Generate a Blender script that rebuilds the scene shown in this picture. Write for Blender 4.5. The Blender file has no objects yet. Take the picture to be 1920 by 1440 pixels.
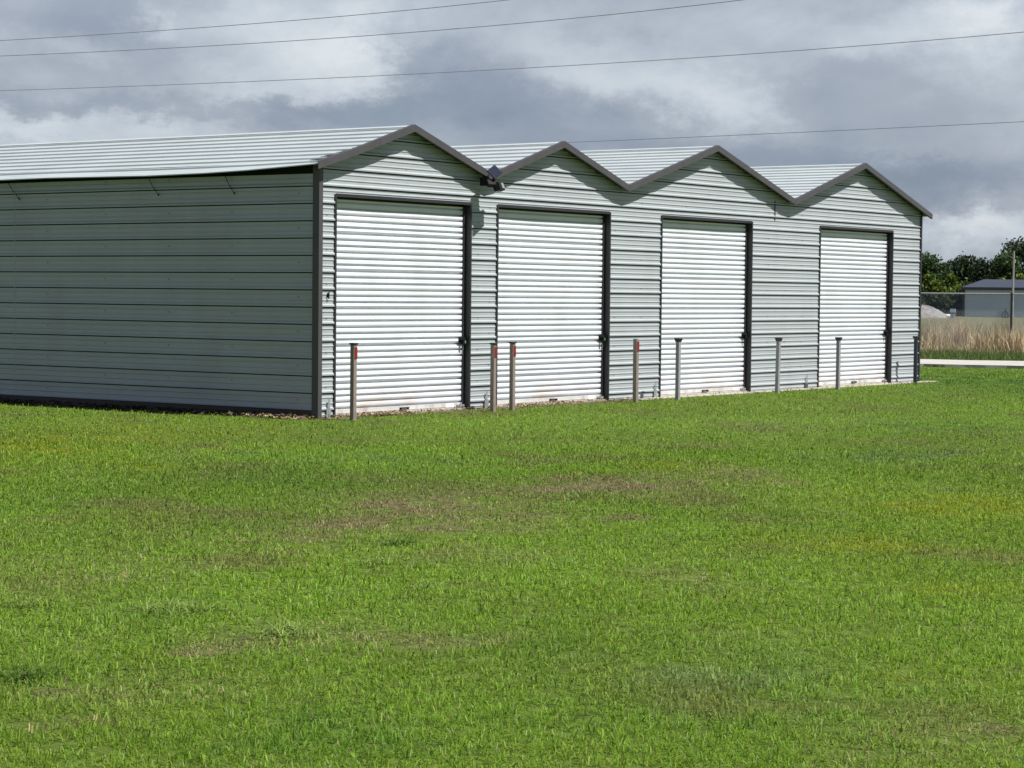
import bpy, math, random
import numpy as np
from mathutils import Matrix, Vector

random.seed(7)
rng = np.random.default_rng(11)
scene = bpy.context.scene
col = scene.collection

# ------------------------------------------------------------------ camera
F_PX = 4102.65                      # focal length in pixels of the 1920 px wide photograph
CAM = np.array([-21.9525, -18.9754, 1.6656])
YAW, PITCH, ROLL = 0.946575, -0.0408535, 0.0098147

def cam_axes():
    f = np.array([math.sin(YAW) * math.cos(PITCH), math.cos(YAW) * math.cos(PITCH), math.sin(PITCH)])
    r = np.array([math.cos(YAW), -math.sin(YAW), 0.0])
    u = np.cross(r, f)
    c, s = math.cos(ROLL), math.sin(ROLL)
    return f, c * r + s * u, -s * r + c * u

FW, RT, UP = cam_axes()

def ray(px, py):
    return FW + (px - 960) / F_PX * RT - (py - 720) / F_PX * UP

def on_ground(px, py, z=0.0):
    d = ray(px, py)
    return CAM + (z - CAM[2]) / d[2] * d

def on_front(px, py, y=0.0):
    d = ray(px, py)
    return CAM + (y - CAM[1]) / d[1] * d

def on_side(px, py, x=0.0):
    d = ray(px, py)
    return CAM + (x - CAM[0]) / d[0] * d

def at_depth(px, py, depth):
    return CAM + depth * ray(px, py)

def ground_at(px, depth):
    """ground point below the given column at a depth"""
    p = at_depth(px, 560, depth)
    return np.array([p[0], p[1], 0.0])

# ------------------------------------------------------------------ helpers
def tag(o, label=None, cat=None, group=None, kind=None):
    if label: o['label'] = label
    if cat: o['category'] = cat
    if group: o['group'] = group
    if kind: o['kind'] = kind
    return o

def empty(name, loc=(0, 0, 0), rz=0.0):
    o = bpy.data.objects.new(name, None)
    o.empty_display_size = 0.3
    col.objects.link(o)
    o.location = loc
    o.rotation_euler = (0, 0, rz)
    return o

class MB:
    def __init__(self):
        self.v, self.f, self.m = [], [], []
    def face(self, pts, mi=0):
        n = len(self.v)
        self.v += [tuple(p) for p in pts]
        self.f.append(tuple(range(n, n + len(pts))))
        self.m.append(mi)
    def box(self, x0, x1, y0, y1, z0, z1, mi=0, mat=None):
        c = [(x0, y0, z0), (x1, y0, z0), (x1, y1, z0), (x0, y1, z0), (x0, y0, z1), (x1, y0, z1), (x1, y1, z1), (x0, y1, z1)]
        if mat is not None:
            c = [tuple(mat @ Vector(p)) for p in c]
        n = len(self.v)
        self.v += c
        for q in ((3, 2, 1, 0), (4, 5, 6, 7), (0, 1, 5, 4), (1, 2, 6, 5), (2, 3, 7, 6), (3, 0, 4, 7)):
            self.f.append(tuple(n + i for i in q)); self.m.append(mi)
    def tube(self, pts, r, sides=8, mi=0, caps=True):
        pts = [Vector(p) for p in pts]
        rr = r if isinstance(r, (list, tuple)) else [r] * len(pts)
        n = len(self.v)
        for i, p in enumerate(pts):
            t = (pts[min(i + 1, len(pts) - 1)] - pts[max(i - 1, 0)]).normalized()
            a = Vector((0, 0, 1)) if abs(t.z) < 0.9 else Vector((1, 0, 0))
            e1 = t.cross(a).normalized(); e2 = t.cross(e1)
            for k in range(sides):
                th = 2 * math.pi * k / sides
                self.v.append(tuple(p + rr[i] * (math.cos(th) * e1 + math.sin(th) * e2)))
        for i in range(len(pts) - 1):
            for k in range(sides):
                a = n + i * sides + k; b = n + i * sides + (k + 1) % sides
                self.f.append((a, b, b + sides, a + sides)); self.m.append(mi)
        if caps:
            self.f.append(tuple(n + k for k in range(sides))[::-1]); self.m.append(mi)
            b = n + (len(pts) - 1) * sides
            self.f.append(tuple(b + k for k in range(sides))); self.m.append(mi)
    def build(self, name, mats, parent=None, bevel=0.0, smooth=False):
        me = bpy.data.meshes.new(name)
        me.from_pydata(self.v, [], self.f)
        for m in (mats if isinstance(mats, (list, tuple)) else [mats]):
            me.materials.append(m)
        me.polygons.foreach_set('material_index', self.m)
        if smooth:
            me.polygons.foreach_set('use_smooth', [True] * len(self.f))
        me.update()
        o = bpy.data.objects.new(name, me)
        col.objects.link(o)
        if parent: o.parent = parent
        if bevel:
            b = o.modifiers.new('bevel', 'BEVEL'); b.width = bevel; b.segments = 2; b.limit_method = 'ANGLE'
        return o

def np_mesh(name, verts, loops, starts, totals, mat, attr=None, parent=None):
    me = bpy.data.meshes.new(name)
    me.vertices.add(len(verts)); me.vertices.foreach_set('co', np.ascontiguousarray(verts, np.float32).ravel())
    me.loops.add(len(loops)); me.loops.foreach_set('vertex_index', np.ascontiguousarray(loops, np.int32))
    me.polygons.add(len(starts))
    me.polygons.foreach_set('loop_start', np.ascontiguousarray(starts, np.int32))
    try:
        me.polygons.foreach_set('loop_total', np.ascontiguousarray(totals, np.int32))
    except Exception:
        pass
    me.update(calc_edges=True)
    if attr is not None:
        a = me.attributes.new('tint', 'FLOAT_COLOR', 'POINT')
        c = np.ones((len(verts), 4), np.float32); c[:, :3] = attr
        a.data.foreach_set('color', c.ravel())
    me.materials.append(mat)
    o = bpy.data.objects.new(name, me); col.objects.link(o)
    if parent: o.parent = parent
    return o

def vnoise(x, y, s, seed):
    x = x / s; y = y / s
    r = np.random.default_rng(seed); N = 256
    g = r.random((N, N))
    xi = np.floor(x).astype(int); yi = np.floor(y).astype(int)
    fx = x - xi; fy = y - yi
    fx = fx * fx * (3 - 2 * fx); fy = fy * fy * (3 - 2 * fy)
    a = g[xi % N, yi % N]; b = g[(xi + 1) % N, yi % N]; c = g[xi % N, (yi + 1) % N]; d = g[(xi + 1) % N, (yi + 1) % N]
    return (a * (1 - fx) + b * fx) * (1 - fy) + (c * (1 - fx) + d * fx) * fy

def fbm(x, y, s, seed, octs=4):
    v = 0; w = 0; a = 1.0
    for o in range(octs):
        v = v + a * vnoise(x + 13.7 * o, y - 7.3 * o, s / 2 ** o, seed + o); w += a; a *= 0.55
    return v / w

# ------------------------------------------------------------------ materials
def new_mat(name):
    m = bpy.data.materials.new(name); m.use_nodes = True
    nt = m.node_tree
    return m, nt, nt.nodes['Principled BSDF']

def painted(name, base, rough=0.45, metal=0.0, var=0.06, scale=3.0, dirt=None, dirt_amt=0.0, spec=0.5, bump=0.0):
    """painted sheet: base colour with faint uneven weathering"""
    m, nt, b = new_mat(name)
    b.inputs['Roughness'].default_value = rough
    b.inputs['Metallic'].default_value = metal
    b.inputs['Specular IOR Level'].default_value = spec
    tc = nt.nodes.new('ShaderNodeTexCoord')
    n = nt.nodes.new('ShaderNodeTexNoise'); n.inputs['Scale'].default_value = scale
    n.inputs['Detail'].default_value = 6; n.inputs['Roughness'].default_value = 0.6
    nt.links.new(tc.outputs['Object'], n.inputs['Vector'])
    r = nt.nodes.new('ShaderNodeValToRGB')
    lo = [c * (1 - var) for c in base]; hi = [min(1, c * (1 + var)) for c in base]
    r.color_ramp.elements[0].position = 0.3; r.color_ramp.elements[0].color = (*lo, 1)
    r.color_ramp.elements[1].position = 0.7; r.color_ramp.elements[1].color = (*hi, 1)
    nt.links.new(n.outputs['Fac'], r.inputs['Fac'])
    out = r.outputs['Color']
    if dirt:
        n2 = nt.nodes.new('ShaderNodeTexNoise'); n2.inputs['Scale'].default_value = scale * 0.7; n2.inputs['Detail'].default_value = 8
        mp = nt.nodes.new('ShaderNodeMapping'); mp.inputs['Scale'].default_value = (2.2, 2.2, 0.6); mp.inputs['Location'].default_value = (5, 2, 9)
        nt.links.new(tc.outputs['Object'], mp.inputs['Vector']); nt.links.new(mp.outputs['Vector'], n2.inputs['Vector'])
        rr = nt.nodes.new('ShaderNodeMapRange'); rr.inputs['From Min'].default_value = 0.5; rr.inputs['From Max'].default_value = 0.8; rr.inputs['To Max'].default_value = dirt_amt
        nt.links.new(n2.outputs['Fac'], rr.inputs['Value'])
        mx = nt.nodes.new('ShaderNodeMix'); mx.data_type = 'RGBA'
        nt.links.new(rr.outputs['Result'], mx.inputs['Factor']); nt.links.new(out, mx.inputs['A']); mx.inputs['B'].default_value = (*dirt, 1)
        out = mx.outputs['Result']
    nt.links.new(out, b.inputs['Base Color'])
    if bump:
        bn = nt.nodes.new('ShaderNodeTexNoise'); bn.inputs['Scale'].default_value = scale * 1.5; bn.inputs['Detail'].default_value = 3
        nt.links.new(tc.outputs['Object'], bn.inputs['Vector'])
        bp = nt.nodes.new('ShaderNodeBump'); bp.inputs['Strength'].default_value = bump; bp.inputs['Distance'].default_value = 0.02
        nt.links.new(bn.outputs['Fac'], bp.inputs['Height']); nt.links.new(bp.outputs['Normal'], b.inputs['Normal'])
    return m

def stained_low(m, z1, colr, amt):
    """rust splashes just above the threshold, with an outline of their own"""
    nt = m.node_tree; b = nt.nodes['Principled BSDF']
    src = b.inputs['Base Color'].links[0].from_socket
    g = nt.nodes.new('ShaderNodeNewGeometry'); sx = nt.nodes.new('ShaderNodeSeparateXYZ')
    nt.links.new(g.outputs['Position'], sx.inputs['Vector'])
    mr = nt.nodes.new('ShaderNodeMapRange'); mr.inputs['From Min'].default_value = 0.05; mr.inputs['From Max'].default_value = z1
    mr.inputs['To Min'].default_value = 1; mr.inputs['To Max'].default_value = 0
    nt.links.new(sx.outputs['Z'], mr.inputs['Value'])
    n = nt.nodes.new('ShaderNodeTexNoise'); n.inputs['Scale'].default_value = 1.6; n.inputs['Detail'].default_value = 7
    mp = nt.nodes.new('ShaderNodeMapping'); mp.inputs['Scale'].default_value = (1.0, 1, 2.0)
    nt.links.new(g.outputs['Position'], mp.inputs['Vector']); nt.links.new(mp.outputs['Vector'], n.inputs['Vector'])
    r2 = nt.nodes.new('ShaderNodeMapRange'); r2.inputs['From Min'].default_value = 0.46; r2.inputs['From Max'].default_value = 0.72
    nt.links.new(n.outputs['Fac'], r2.inputs['Value'])
    mu = nt.nodes.new('ShaderNodeMath'); mu.operation = 'MULTIPLY'; nt.links.new(mr.outputs['Result'], mu.inputs[0]); nt.links.new(r2.outputs['Result'], mu.inputs[1])
    m2 = nt.nodes.new('ShaderNodeMath'); m2.operation = 'MULTIPLY'; nt.links.new(mu.outputs[0], m2.inputs[0]); m2.inputs[1].default_value = amt
    mx = nt.nodes.new('ShaderNodeMix'); mx.data_type = 'RGBA'
    nt.links.new(m2.outputs[0], mx.inputs['Factor']); nt.links.new(src, mx.inputs['A']); mx.inputs['B'].default_value = (*colr, 1)
    nt.links.new(mx.outputs['Result'], b.inputs['Base Color'])
    return m

def tint_mat(name, rough=0.6, transl=0.25, spec=0.3, noise=0.0):
    """leaf / blade material coloured by the mesh's own per-blade tint"""
    m = bpy.data.materials.new(name); m.use_nodes = True; nt = m.node_tree
    b = nt.nodes['Principled BSDF']; b.inputs['Roughness'].default_value = rough; b.inputs['Specular IOR Level'].default_value = spec
    a = nt.nodes.new('ShaderNodeAttribute'); a.attribute_name = 'tint'
    nt.links.new(a.outputs['Color'], b.inputs['Base Color'])
    if transl:
        t = nt.nodes.new('ShaderNodeBsdfTranslucent'); nt.links.new(a.outputs['Color'], t.inputs['Color'])
        mx = nt.nodes.new('ShaderNodeMixShader'); mx.inputs['Fac'].default_value = transl
        nt.links.new(b.outputs[0], mx.inputs[1]); nt.links.new(t.outputs[0], mx.inputs[2])
        nt.links.new(mx.outputs[0], nt.nodes['Material Output'].inputs['Surface'])
    return m

M = {}
M['wall'] = painted('grey_green_sheet', (0.350, 0.381, 0.402), 0.38, var=0.05, scale=1.3, dirt=(0.29, 0.30, 0.31), dirt_amt=0.5, spec=0.45, bump=0.12)
M['roof'] = painted('pale_roof_sheet', (0.44, 0.485, 0.485), 0.35, var=0.05, scale=1.0, dirt=(0.34, 0.375, 0.37), dirt_amt=0.45, spec=0.5, bump=0.1)
M['door'] = stained_low(painted('white_shutter', (0.70, 0.725, 0.775), 0.35, var=0.02, scale=1.5, dirt=(0.52, 0.54, 0.56), dirt_amt=0.35, spec=0.5), 0.42, (0.50, 0.29, 0.15), 0.55)
M['trim'] = painted('grey_brown_trim', (0.058, 0.057, 0.060), 0.5, var=0.1, scale=5)
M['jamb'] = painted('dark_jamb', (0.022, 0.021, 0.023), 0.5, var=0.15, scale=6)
M['black'] = painted('black_steel', (0.010, 0.010, 0.011), 0.7, var=0.2, scale=9, spec=0.2)
M['galv'] = painted('galvanised_steel', (0.33, 0.35, 0.36), 0.45, metal=0.4, var=0.15, scale=12)
M['concrete'] = painted('pale_concrete', (0.36, 0.33, 0.28), 0.9, var=0.18, scale=5, dirt=(0.22, 0.18, 0.12), dirt_amt=0.7, bump=0.4)
M['road'] = painted('road_concrete', (0.38, 0.37, 0.34), 0.9, var=0.14, scale=1.5, dirt=(0.30, 0.26, 0.2), dirt_amt=0.5, bump=0.4)  # the road's own pale concrete colour
M['soil'] = painted('bare_soil', (0.10, 0.072, 0.045), 0.95, var=0.5, scale=9, dirt=(0.03, 0.024, 0.018), dirt_amt=0.8, bump=1.0)
M['taupe'] = painted('taupe_post', (0.215, 0.175, 0.15), 0.6, var=0.15, scale=14)
M['greypost'] = painted('grey_post', (0.26, 0.26, 0.28), 0.55, var=0.15, scale=14)
M['darkpost'] = painted('dark_post', (0.02, 0.024, 0.036), 0.5, var=0.2, scale=14)
M['red'] = painted('red_reflector', (0.21, 0.012, 0.010), 0.35, var=0.1, scale=30)
M['solar'] = painted('solar_cells', (0.012, 0.016, 0.035), 0.15, var=0.2, scale=30)
M['lens'] = painted('lamp_glass', (0.30, 0.31, 0.31), 0.15, var=0.05, scale=20)
M['bar'] = painted('worn_bottom_bar', (0.55, 0.55, 0.54), 0.5, var=0.12, scale=4, dirt=(0.28, 0.22, 0.16), dirt_amt=0.8)
M['white'] = painted('white_sticker', (0.8, 0.8, 0.78), 0.6, var=0.04, scale=20)
M['green_tag'] = painted('green_tag', (0.12, 0.33, 0.12), 0.5, var=0.1, scale=20)
M['wire'] = painted('weathered_wire', (0.24, 0.24, 0.265), 0.7, var=0.1, scale=1)
M['shed_wall'] = painted('blue_grey_sheet', (0.43, 0.53, 0.59), 0.5, var=0.06, scale=0.6)
M['shed_roof'] = painted('slate_roof_sheet', (0.032, 0.040, 0.060), 0.5, var=0.1, scale=0.6)
M['pole_wood'] = painted('weathered_wood', (0.27, 0.26, 0.235), 0.85, var=0.2, scale=4)
M['gravel'] = painted('grey_gravel', (0.20, 0.195, 0.185), 0.95, var=0.35, scale=2.5, dirt=(0.12, 0.115, 0.11), dirt_amt=0.7, bump=1.0)
M['field'] = painted('rough_pasture', (0.085, 0.085, 0.035), 0.95, var=0.35, scale=0.25, dirt=(0.17, 0.14, 0.08), dirt_amt=0.8, bump=0.5)
M['drive'] = painted('pale_drive', (0.30, 0.27, 0.20), 0.95, var=0.15, scale=0.5)
M['bark'] = painted('bark', (0.06, 0.048, 0.036), 0.9, var=0.3, scale=3)
M['cabinet'] = painted('pale_cabinet', (0.36, 0.40, 0.44), 0.5, var=0.08, scale=3)
M['blue'] = painted('blue_band', (0.03, 0.07, 0.22), 0.5, var=0.1, scale=3)
M['blade'] = tint_mat('grass_blades', 0.6, 0.42, 0.12)
M['leaf'] = tint_mat('tree_leaves', 0.6, 0.22, 0.2)
M['straw'] = tint_mat('dry_stalks', 0.75, 0.2, 0.15)

# ------------------------------------------------------------------ storage building
L_F, D_B = 18.288, 12.19
PIT = 0.2286                       # rib spacing of the sheeting
UNITS = [(0.0, 3.6576), (3.6576, 7.3152), (7.3152, 12.8016), (12.8016, 18.288)]
EAVE = 3.36                        # underside of the roof over the wall line
RISE = [0.585, 0.585, 0.80, 0.80]
OV_F, OV_S = 0.15, 0.20
DOORS = [(0.31, 3.33), (3.96, 6.985), (8.50, 11.50), (14.00, 17.03)]
DOOR_TOP = 2.975

def sheet_profile(t0, t1, first, pitch=PIT, rib=0.019, minor=0.0075, lap=0.014):
    """cross-section of ribbed sheeting: list of (t, height)"""
    pts = []
    k0 = int(math.floor((t0 - first) / pitch)) - 1
    k1 = int(math.ceil((t1 - first) / pitch)) + 1
    for k in range(k0, k1 + 1):
        c = first + k * pitch
        if lap:    # lapped rib: open seam below, nose, long weathered slope above
            pts += [(c - 0.0275, 0.0), (c - 0.027, -lap), (c - 0.0125, -lap), (c - 0.0115, rib), (c + 0.007, rib + 0.002), (c + 0.028, 0.0)]
        else:
            pts += [(c - 0.024, 0.0), (c - 0.010, rib), (c + 0.010, rib), (c + 0.024, 0.0)]
        for q in (1 / 3, 2 / 3):
            d = c + q * pitch
            pts += [(d - 0.013, 0.0), (d - 0.005, minor), (d + 0.005, minor), (d + 0.013, 0.0)]
    pts.sort()
    out = []
    def lerp(t):
        for (a, ha), (b, hb) in zip(pts, pts[1:]):
            if a <= t <= b:
                return ha + (hb - ha) * ((t - a) / (b - a) if b > a else 0)
        return 0.0
    out.append((t0, lerp(t0)))
    out += [p for p in pts if t0 < p[0] < t1]
    out.append((t1, lerp(t1)))
    return out

def roof_under(x):
    for (a, b), r in zip(UNITS, RISE):
        if a <= x <= b:
            h = (b - a) / 2
            return EAVE + r * (1 - abs(x - (a + b) / 2) / h)
    return EAVE

bld = empty('storage_building', (0, 0, 0))
tag(bld, 'long grey green ribbed metal storage building with four gables and white roller doors', 'storage building')

# front wall: one ribbed sheet with four door openings and four gables
fw = MB()
def split_levels(prof, levels):
    out = []
    for (a, ha), (b, hb) in zip(prof, prof[1:]):
        out.append((a, ha))
        for l in sorted(levels):
            if a < l < b:
                out.append((l, ha + (hb - ha) * (l - a) / (b - a)))
    out.append(prof[-1])
    return out
prof = split_levels(sheet_profile(0.015, EAVE + 0.8, 0.12), [DOOR_TOP, EAVE])
for (z0, h0), (z1, h1) in zip(prof, prof[1:]):
    zm = (z0 + z1) / 2
    if h0 < -0.01 and h1 < -0.01: continue          # open lap seam under each rib
    if zm < EAVE:
        xs = [0.0]
        if zm < DOOR_TOP:
            for a, b in DOORS: xs += [a, b]
        xs.append(L_F)
        spans = [(xs[i], xs[i + 1], xs[i], xs[i + 1]) for i in range(0, len(xs), 2)]
    else:
        spans = []
        for (a, b), r in zip(UNITS, RISE):
            c = (a + b) / 2; h = (b - a) / 2
            w0 = h * max(0.0, 1 - (z0 - EAVE) / r); w1 = h * max(0.0, 1 - (z1 - EAVE) / r)
            if w0 > 1e-4: spans.append((c - w0, c + w0, c - w1, c + w1))
    for a0, b0, a1, b1 in spans:
        fw.face([(a0, -h0, z0), (b0, -h0, z0), (b1, -h1, z1), (a1, -h1, z1)])
# screw heads and the overlap seam of the sheets
def screw(mb, x, y, z, nx, ny, r=0.0095):
    px, py = -ny, nx
    pts = []
    for k in range(6):
        th = k * math.pi / 3
        pts.append((x + nx * 0.006 + px * r * math.cos(th), y + ny * 0.006 + py * r * math.cos(th), z + r * math.sin(th)))
    mb.face(pts, 1)
for x in (0.16, 1.83, 3.52, 3.80, 5.49, 7.15, 7.92, 9.3, 10.05, 10.9, 12.1, 12.75, 13.35, 15.55, 17.6):
    for k in range(15):
        z = 0.12 + k * PIT + 0.062
        if any(a - 0.03 < x < b + 0.03 for a, b in DOORS) and z < DOOR_TOP + 0.04: continue
        if z > roof_under(x) - 0.05: continue
        if (k + int(x * 10)) % 2 == 0: screw(fw, x, 0.0, z, 0, -1)
fw.box(12.295, 12.301, -0.022, 0.0, 3.02, 3.36, 1)
front = fw.build('front_wall', [M['wall'], M['trim']], bld)

# side walls: ribbed sheets, rear wall plain ribbed
sw = MB()
WALL_TOP = 3.235
for (z0, h0), (z1, h1) in zip(*(lambda p: (p, p[1:]))(sheet_profile(0.10, WALL_TOP, 0.12))):
    if h0 < -0.01 and h1 < -0.01: continue
    sw.face([(-h0, D_B, z0), (-h0, 0.0, z0), (-h1, 0.0, z1), (-h1, D_B, z1)])
for y in (0.35, 1.55, 2.75, 4.0, 5.2, 6.4, 8, 9.6, 11.2):
    for k in range(14):
        if (k + int(y * 3)) % 2: screw(sw, 0.0, y + 0.01 * math.sin(k * 3 + y), 0.12 + k * PIT + 0.115, -1, 0)
# lap joint between two sheets
sw.box(-0.0045, 0.0, 5.9, 5.915, 0.1, WALL_TOP)
sw.build('side_wall', [M['wall'], M['trim']], bld)
sw = MB()
for (z0, h0), (z1, h1) in zip(*(lambda p: (p, p[1:]))(sheet_profile(0.015, EAVE, 0.12))):
    sw.face([(L_F + h0, 0.0, z0), (L_F + h0, D_B, z0), (L_F + h1, D_B, z1), (L_F + h1, 0.0, z1)])
sw.build('side_wall', [M['wall'], M['trim']], bld)
rw = MB()
rw.box(0.02, L_F - 0.02, D_B - 0.03, D_B, 0.015, EAVE - 0.01)
for (a, b), r in zip(UNITS, RISE):
    rw.face([(b, D_B, EAVE), (a, D_B, EAVE), ((a + b) / 2, D_B, EAVE + r)])
rw.build('rear_wall', M['wall'], bld)
# eave purlin, black to paint in the dark of the gap under the left eave, and bottom rail behind the sheets
pu = MB()
pu.box(0.03, 0.09, 0.03, D_B - 0.05, WALL_TOP - 0.05, EAVE + 0.03)
pu.build('eave_purlin', M['black'], bld)
fl_in = MB()          # unseen dark sheets added behind the walls to stop sun leaking through the seams
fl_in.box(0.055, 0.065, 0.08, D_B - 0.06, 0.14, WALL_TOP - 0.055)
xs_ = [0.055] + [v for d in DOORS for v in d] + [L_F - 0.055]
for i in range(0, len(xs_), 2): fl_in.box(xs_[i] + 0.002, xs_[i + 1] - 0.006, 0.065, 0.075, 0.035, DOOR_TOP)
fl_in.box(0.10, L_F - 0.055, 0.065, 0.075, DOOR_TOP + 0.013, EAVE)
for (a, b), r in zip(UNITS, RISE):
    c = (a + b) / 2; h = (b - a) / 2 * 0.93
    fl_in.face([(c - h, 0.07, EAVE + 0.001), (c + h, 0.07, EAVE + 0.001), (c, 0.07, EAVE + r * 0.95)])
fl_in.build('light_blocker', M['jamb'], bld)
br = MB(); br.box(0.004, 0.06, 0.05, D_B - 0.05, 0.0, 0.13)
br.build('base_rail', M['jamb'], bld)

# roofs: two ribbed slopes each, ribs running along the ridge
TH = 0.012
def roof_mesh(ui):
    a, b = UNITS[ui]; r = RISE[ui]; c = (a + b) / 2; h = (b - a) / 2
    slope = r / h; ln = math.hypot(1, slope)
    ov_l = OV_S if ui == 0 else 0.0
    ov_r = OV_S if ui == 3 else 0.0
    mb = MB()
    ys = [-OV_F + 0.012, 0.45, 1.1, 1.9, 3.0, 5.0, 7.0, 9.0, D_B + 0.12]
    for side, ov in ((-1, ov_l), (1, ov_r)):
        tot = (h + ov) * ln
        pr = sheet_profile(0.0, tot - 0.004, 0.10, rib=0.021, minor=0.004, lap=0.0)
        def pt(t, hh, y):
            dx = t / ln; z = EAVE + r - slope * dx + 0.014
            nx, nz = side * slope / ln, 1 / ln
            if side == -1 and ui == 0:             # the free eave sags a little between its fixings
                w = max(0.0, (t / tot - 0.75) / 0.25) ** 2
                z += w * (0.045 * math.exp(-((y + 0.12) / 0.55) ** 2) - 0.035 * (1 - math.exp(-((y + 0.12) / 1.2) ** 2)) + 0.010 * math.sin(y * 1.7))
            return (c + side * dx + nx * hh, y, z + nz * hh)
        for (t0, h0), (t1, h1) in zip(pr, pr[1:]):
            for y0, y1 in zip(ys, ys[1:]):
                q = [pt(t0, h0, y0), pt(t1, h1, y0), pt(t1, h1, y1), pt(t0, h0, y1)]
                mb.face(q if side == 1 else q[::-1])
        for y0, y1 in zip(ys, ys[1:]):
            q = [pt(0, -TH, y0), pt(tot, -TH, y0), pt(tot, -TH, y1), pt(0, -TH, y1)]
            mb.face(q[::-1] if side == 1 else q, 1)  # underside coloured near-black to stand for its shade
            q = [pt(tot, -TH, y0), pt(tot - 0.004, 0.001, y0), pt(tot - 0.004, 0.001, y1), pt(tot, -TH, y1)]
            mb.face(q if side == 1 else q[::-1])
    # ridge cap
    for side in (-1, 1):
        w = 0.09
        q = [(c, ys[0], EAVE + r + 0.043), (c + side * w, ys[0], EAVE + r + 0.043 - slope * w), (c + side * w, ys[-1], EAVE + r + 0.043 - slope * w), (c, ys[-1], EAVE + r + 0.043)]
        mb.face(q if side == 1 else q[::-1])
    return mb
RLAB = ['left end roof with its long free eave', None, None, None]
for i in range(4):
    ro = roof_mesh(i).build('roof', [M['roof'], M['jamb']], bld)
    # gable trim: angled fascia board with a return on top of the roof
    a, b = UNITS[i]; r = RISE[i]; c = (a + b) / 2; h = (b - a) / 2; s = r / h
    mb = MB()
    TOPZ, H = 0.052, 0.098
    for side in (-1, 1):
        ext = OV_S if (i == 0 and side == -1) or (i == 3 and side == 1) else -0.0015
        xe = h + ext
        up = 0.03 if (i == 0 and side == -1) else 0.0
        pts = [(c, EAVE + r + TOPZ), (c + side * (xe * 0.6), EAVE + r + TOPZ - s * xe * 0.6), (c + side * xe, EAVE + r + TOPZ - s * xe + up)]
        for (x0, z0), (x1, z1) in zip(pts, pts[1:]):
            y0, y1 = -OV_F - 0.010, -OV_F
            P = lambda x, y, z: (x, y, z)
            f4 = [P(x0, y0, z0 - H), P(x1, y0, z1 - H), P(x1, y0, z1), P(x0, y0, z0)]
            b4 = [P(x0, y1, z0 - H), P(x1, y1, z1 - H), P(x1, y1, z1), P(x0, y1, z0)]
            if side == -1: f4, b4 = f4[::-1], b4[::-1]
            mb.face(f4); mb.face(b4[::-1])
            mb.face([f4[1], f4[0], b4[0], b4[1]] if side == 1 else [f4[3], f4[2], b4[2], b4[3]][::-1])
            # folded return over the sheeting
            q = [(x0, y0, z0), (x1, y0, z1), (x1, -OV_F + 0.055, z1 + 0.002), (x0, -OV_F + 0.055, z0 + 0.002)]
            mb.face(q if side == 1 else q[::-1])
            q = [(x0, y0 + 0.004, z0 - H), (x1, y0 + 0.004, z1 - H), (x1, -OV_F + 0.03, z1 - H), (x0, -OV_F + 0.03, z0 - H)]
            mb.face(q[::-1] if side == 1 else q)
        x1, z1 = pts[-1]
        q = [(x1, y0, z1 - H), (x1, y1, z1 - H), (x1, y1, z1), (x1, y0, z1)]
        mb.face(q if side == 1 else q[::-1])
    # lap joint of two trim lengths
    xj = c - h * 0.42; zj = EAVE + r + TOPZ - s * h * 0.42
    mb.face([(xj, -OV_F - 0.0125, zj - H), (xj + 0.014, -OV_F - 0.0125, zj - H + s * 0.014), (xj + 0.014, -OV_F - 0.0125, zj + s * 0.014), (xj, -OV_F - 0.0125, zj)])
    mb.build('gable_trim', M['trim'], ro)

# corner trims
ct = MB()
ct.box(-0.026, 0.052, -0.026, -0.0215, 0.0, EAVE - 0.005)
ct.box(-0.026, -0.0215, -0.0215, 0.085, 0.0, EAVE - 0.005)
ct.build('corner_trim', M['trim'], bld)
ct = MB()
ct.box(L_F - 0.035, L_F + 0.026, -0.026, -0.0215, 0.0, EAVE - 0.005)
ct.box(L_F + 0.0215, L_F + 0.026, -0.0215, 0.085, 0.0, EAVE - 0.005)
ct.build('corner_trim', M['jamb'], bld)
cl = MB(); cl.box(0.165, 0.178, -0.04, -0.001, 1.60, 1.66); cl.box(0.178, 0.195, -0.03, -0.018, 1.585, 1.60); cl.box(0.178, 0.195, -0.03, -0.018, 1.66, 1.675)
cl.build('wall_hook', M['black'], bld)
# slab
sl = MB(); sl.box(0.1, L_F - 0.02, 0.03, D_B - 0.1, -0.1, 0.03)
sl.build('floor_slab', M['concrete'], bld)

# tie wires under the left eave
for (xa, ya, xb, yb) in ((14, 341, 36, 373), (278, 333, 297, 365), (420, 326, 439, 362)):
    p, q = on_side(xa, ya, -0.05), on_side(xb, yb, -0.022)
    mb = MB(); mb.tube([p, (p * 0.5 + q * 0.5) + np.array([-0.01, 0, -0.008]), q], 0.0045, 6)
    mb.tube([q + np.array([0, 0, 0.012]), q - np.array([0, 0, 0.014])], 0.011, 6)
    mb.build('tie_wire', M['black'], bld)

# ground anchors on the front wall
for x in (0.19, 3.72, 8.36, 13.55):
    mb = MB()
    mb.box(x - 0.045, x + 0.045, -0.032, -0.022, 0.0, 0.13)
    mb.box(x - 0.018, x + 0.018, -0.036, -0.0325, 0.05, 0.26)
    mb.build('ground_anchor', M['galv'], bld)

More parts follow.
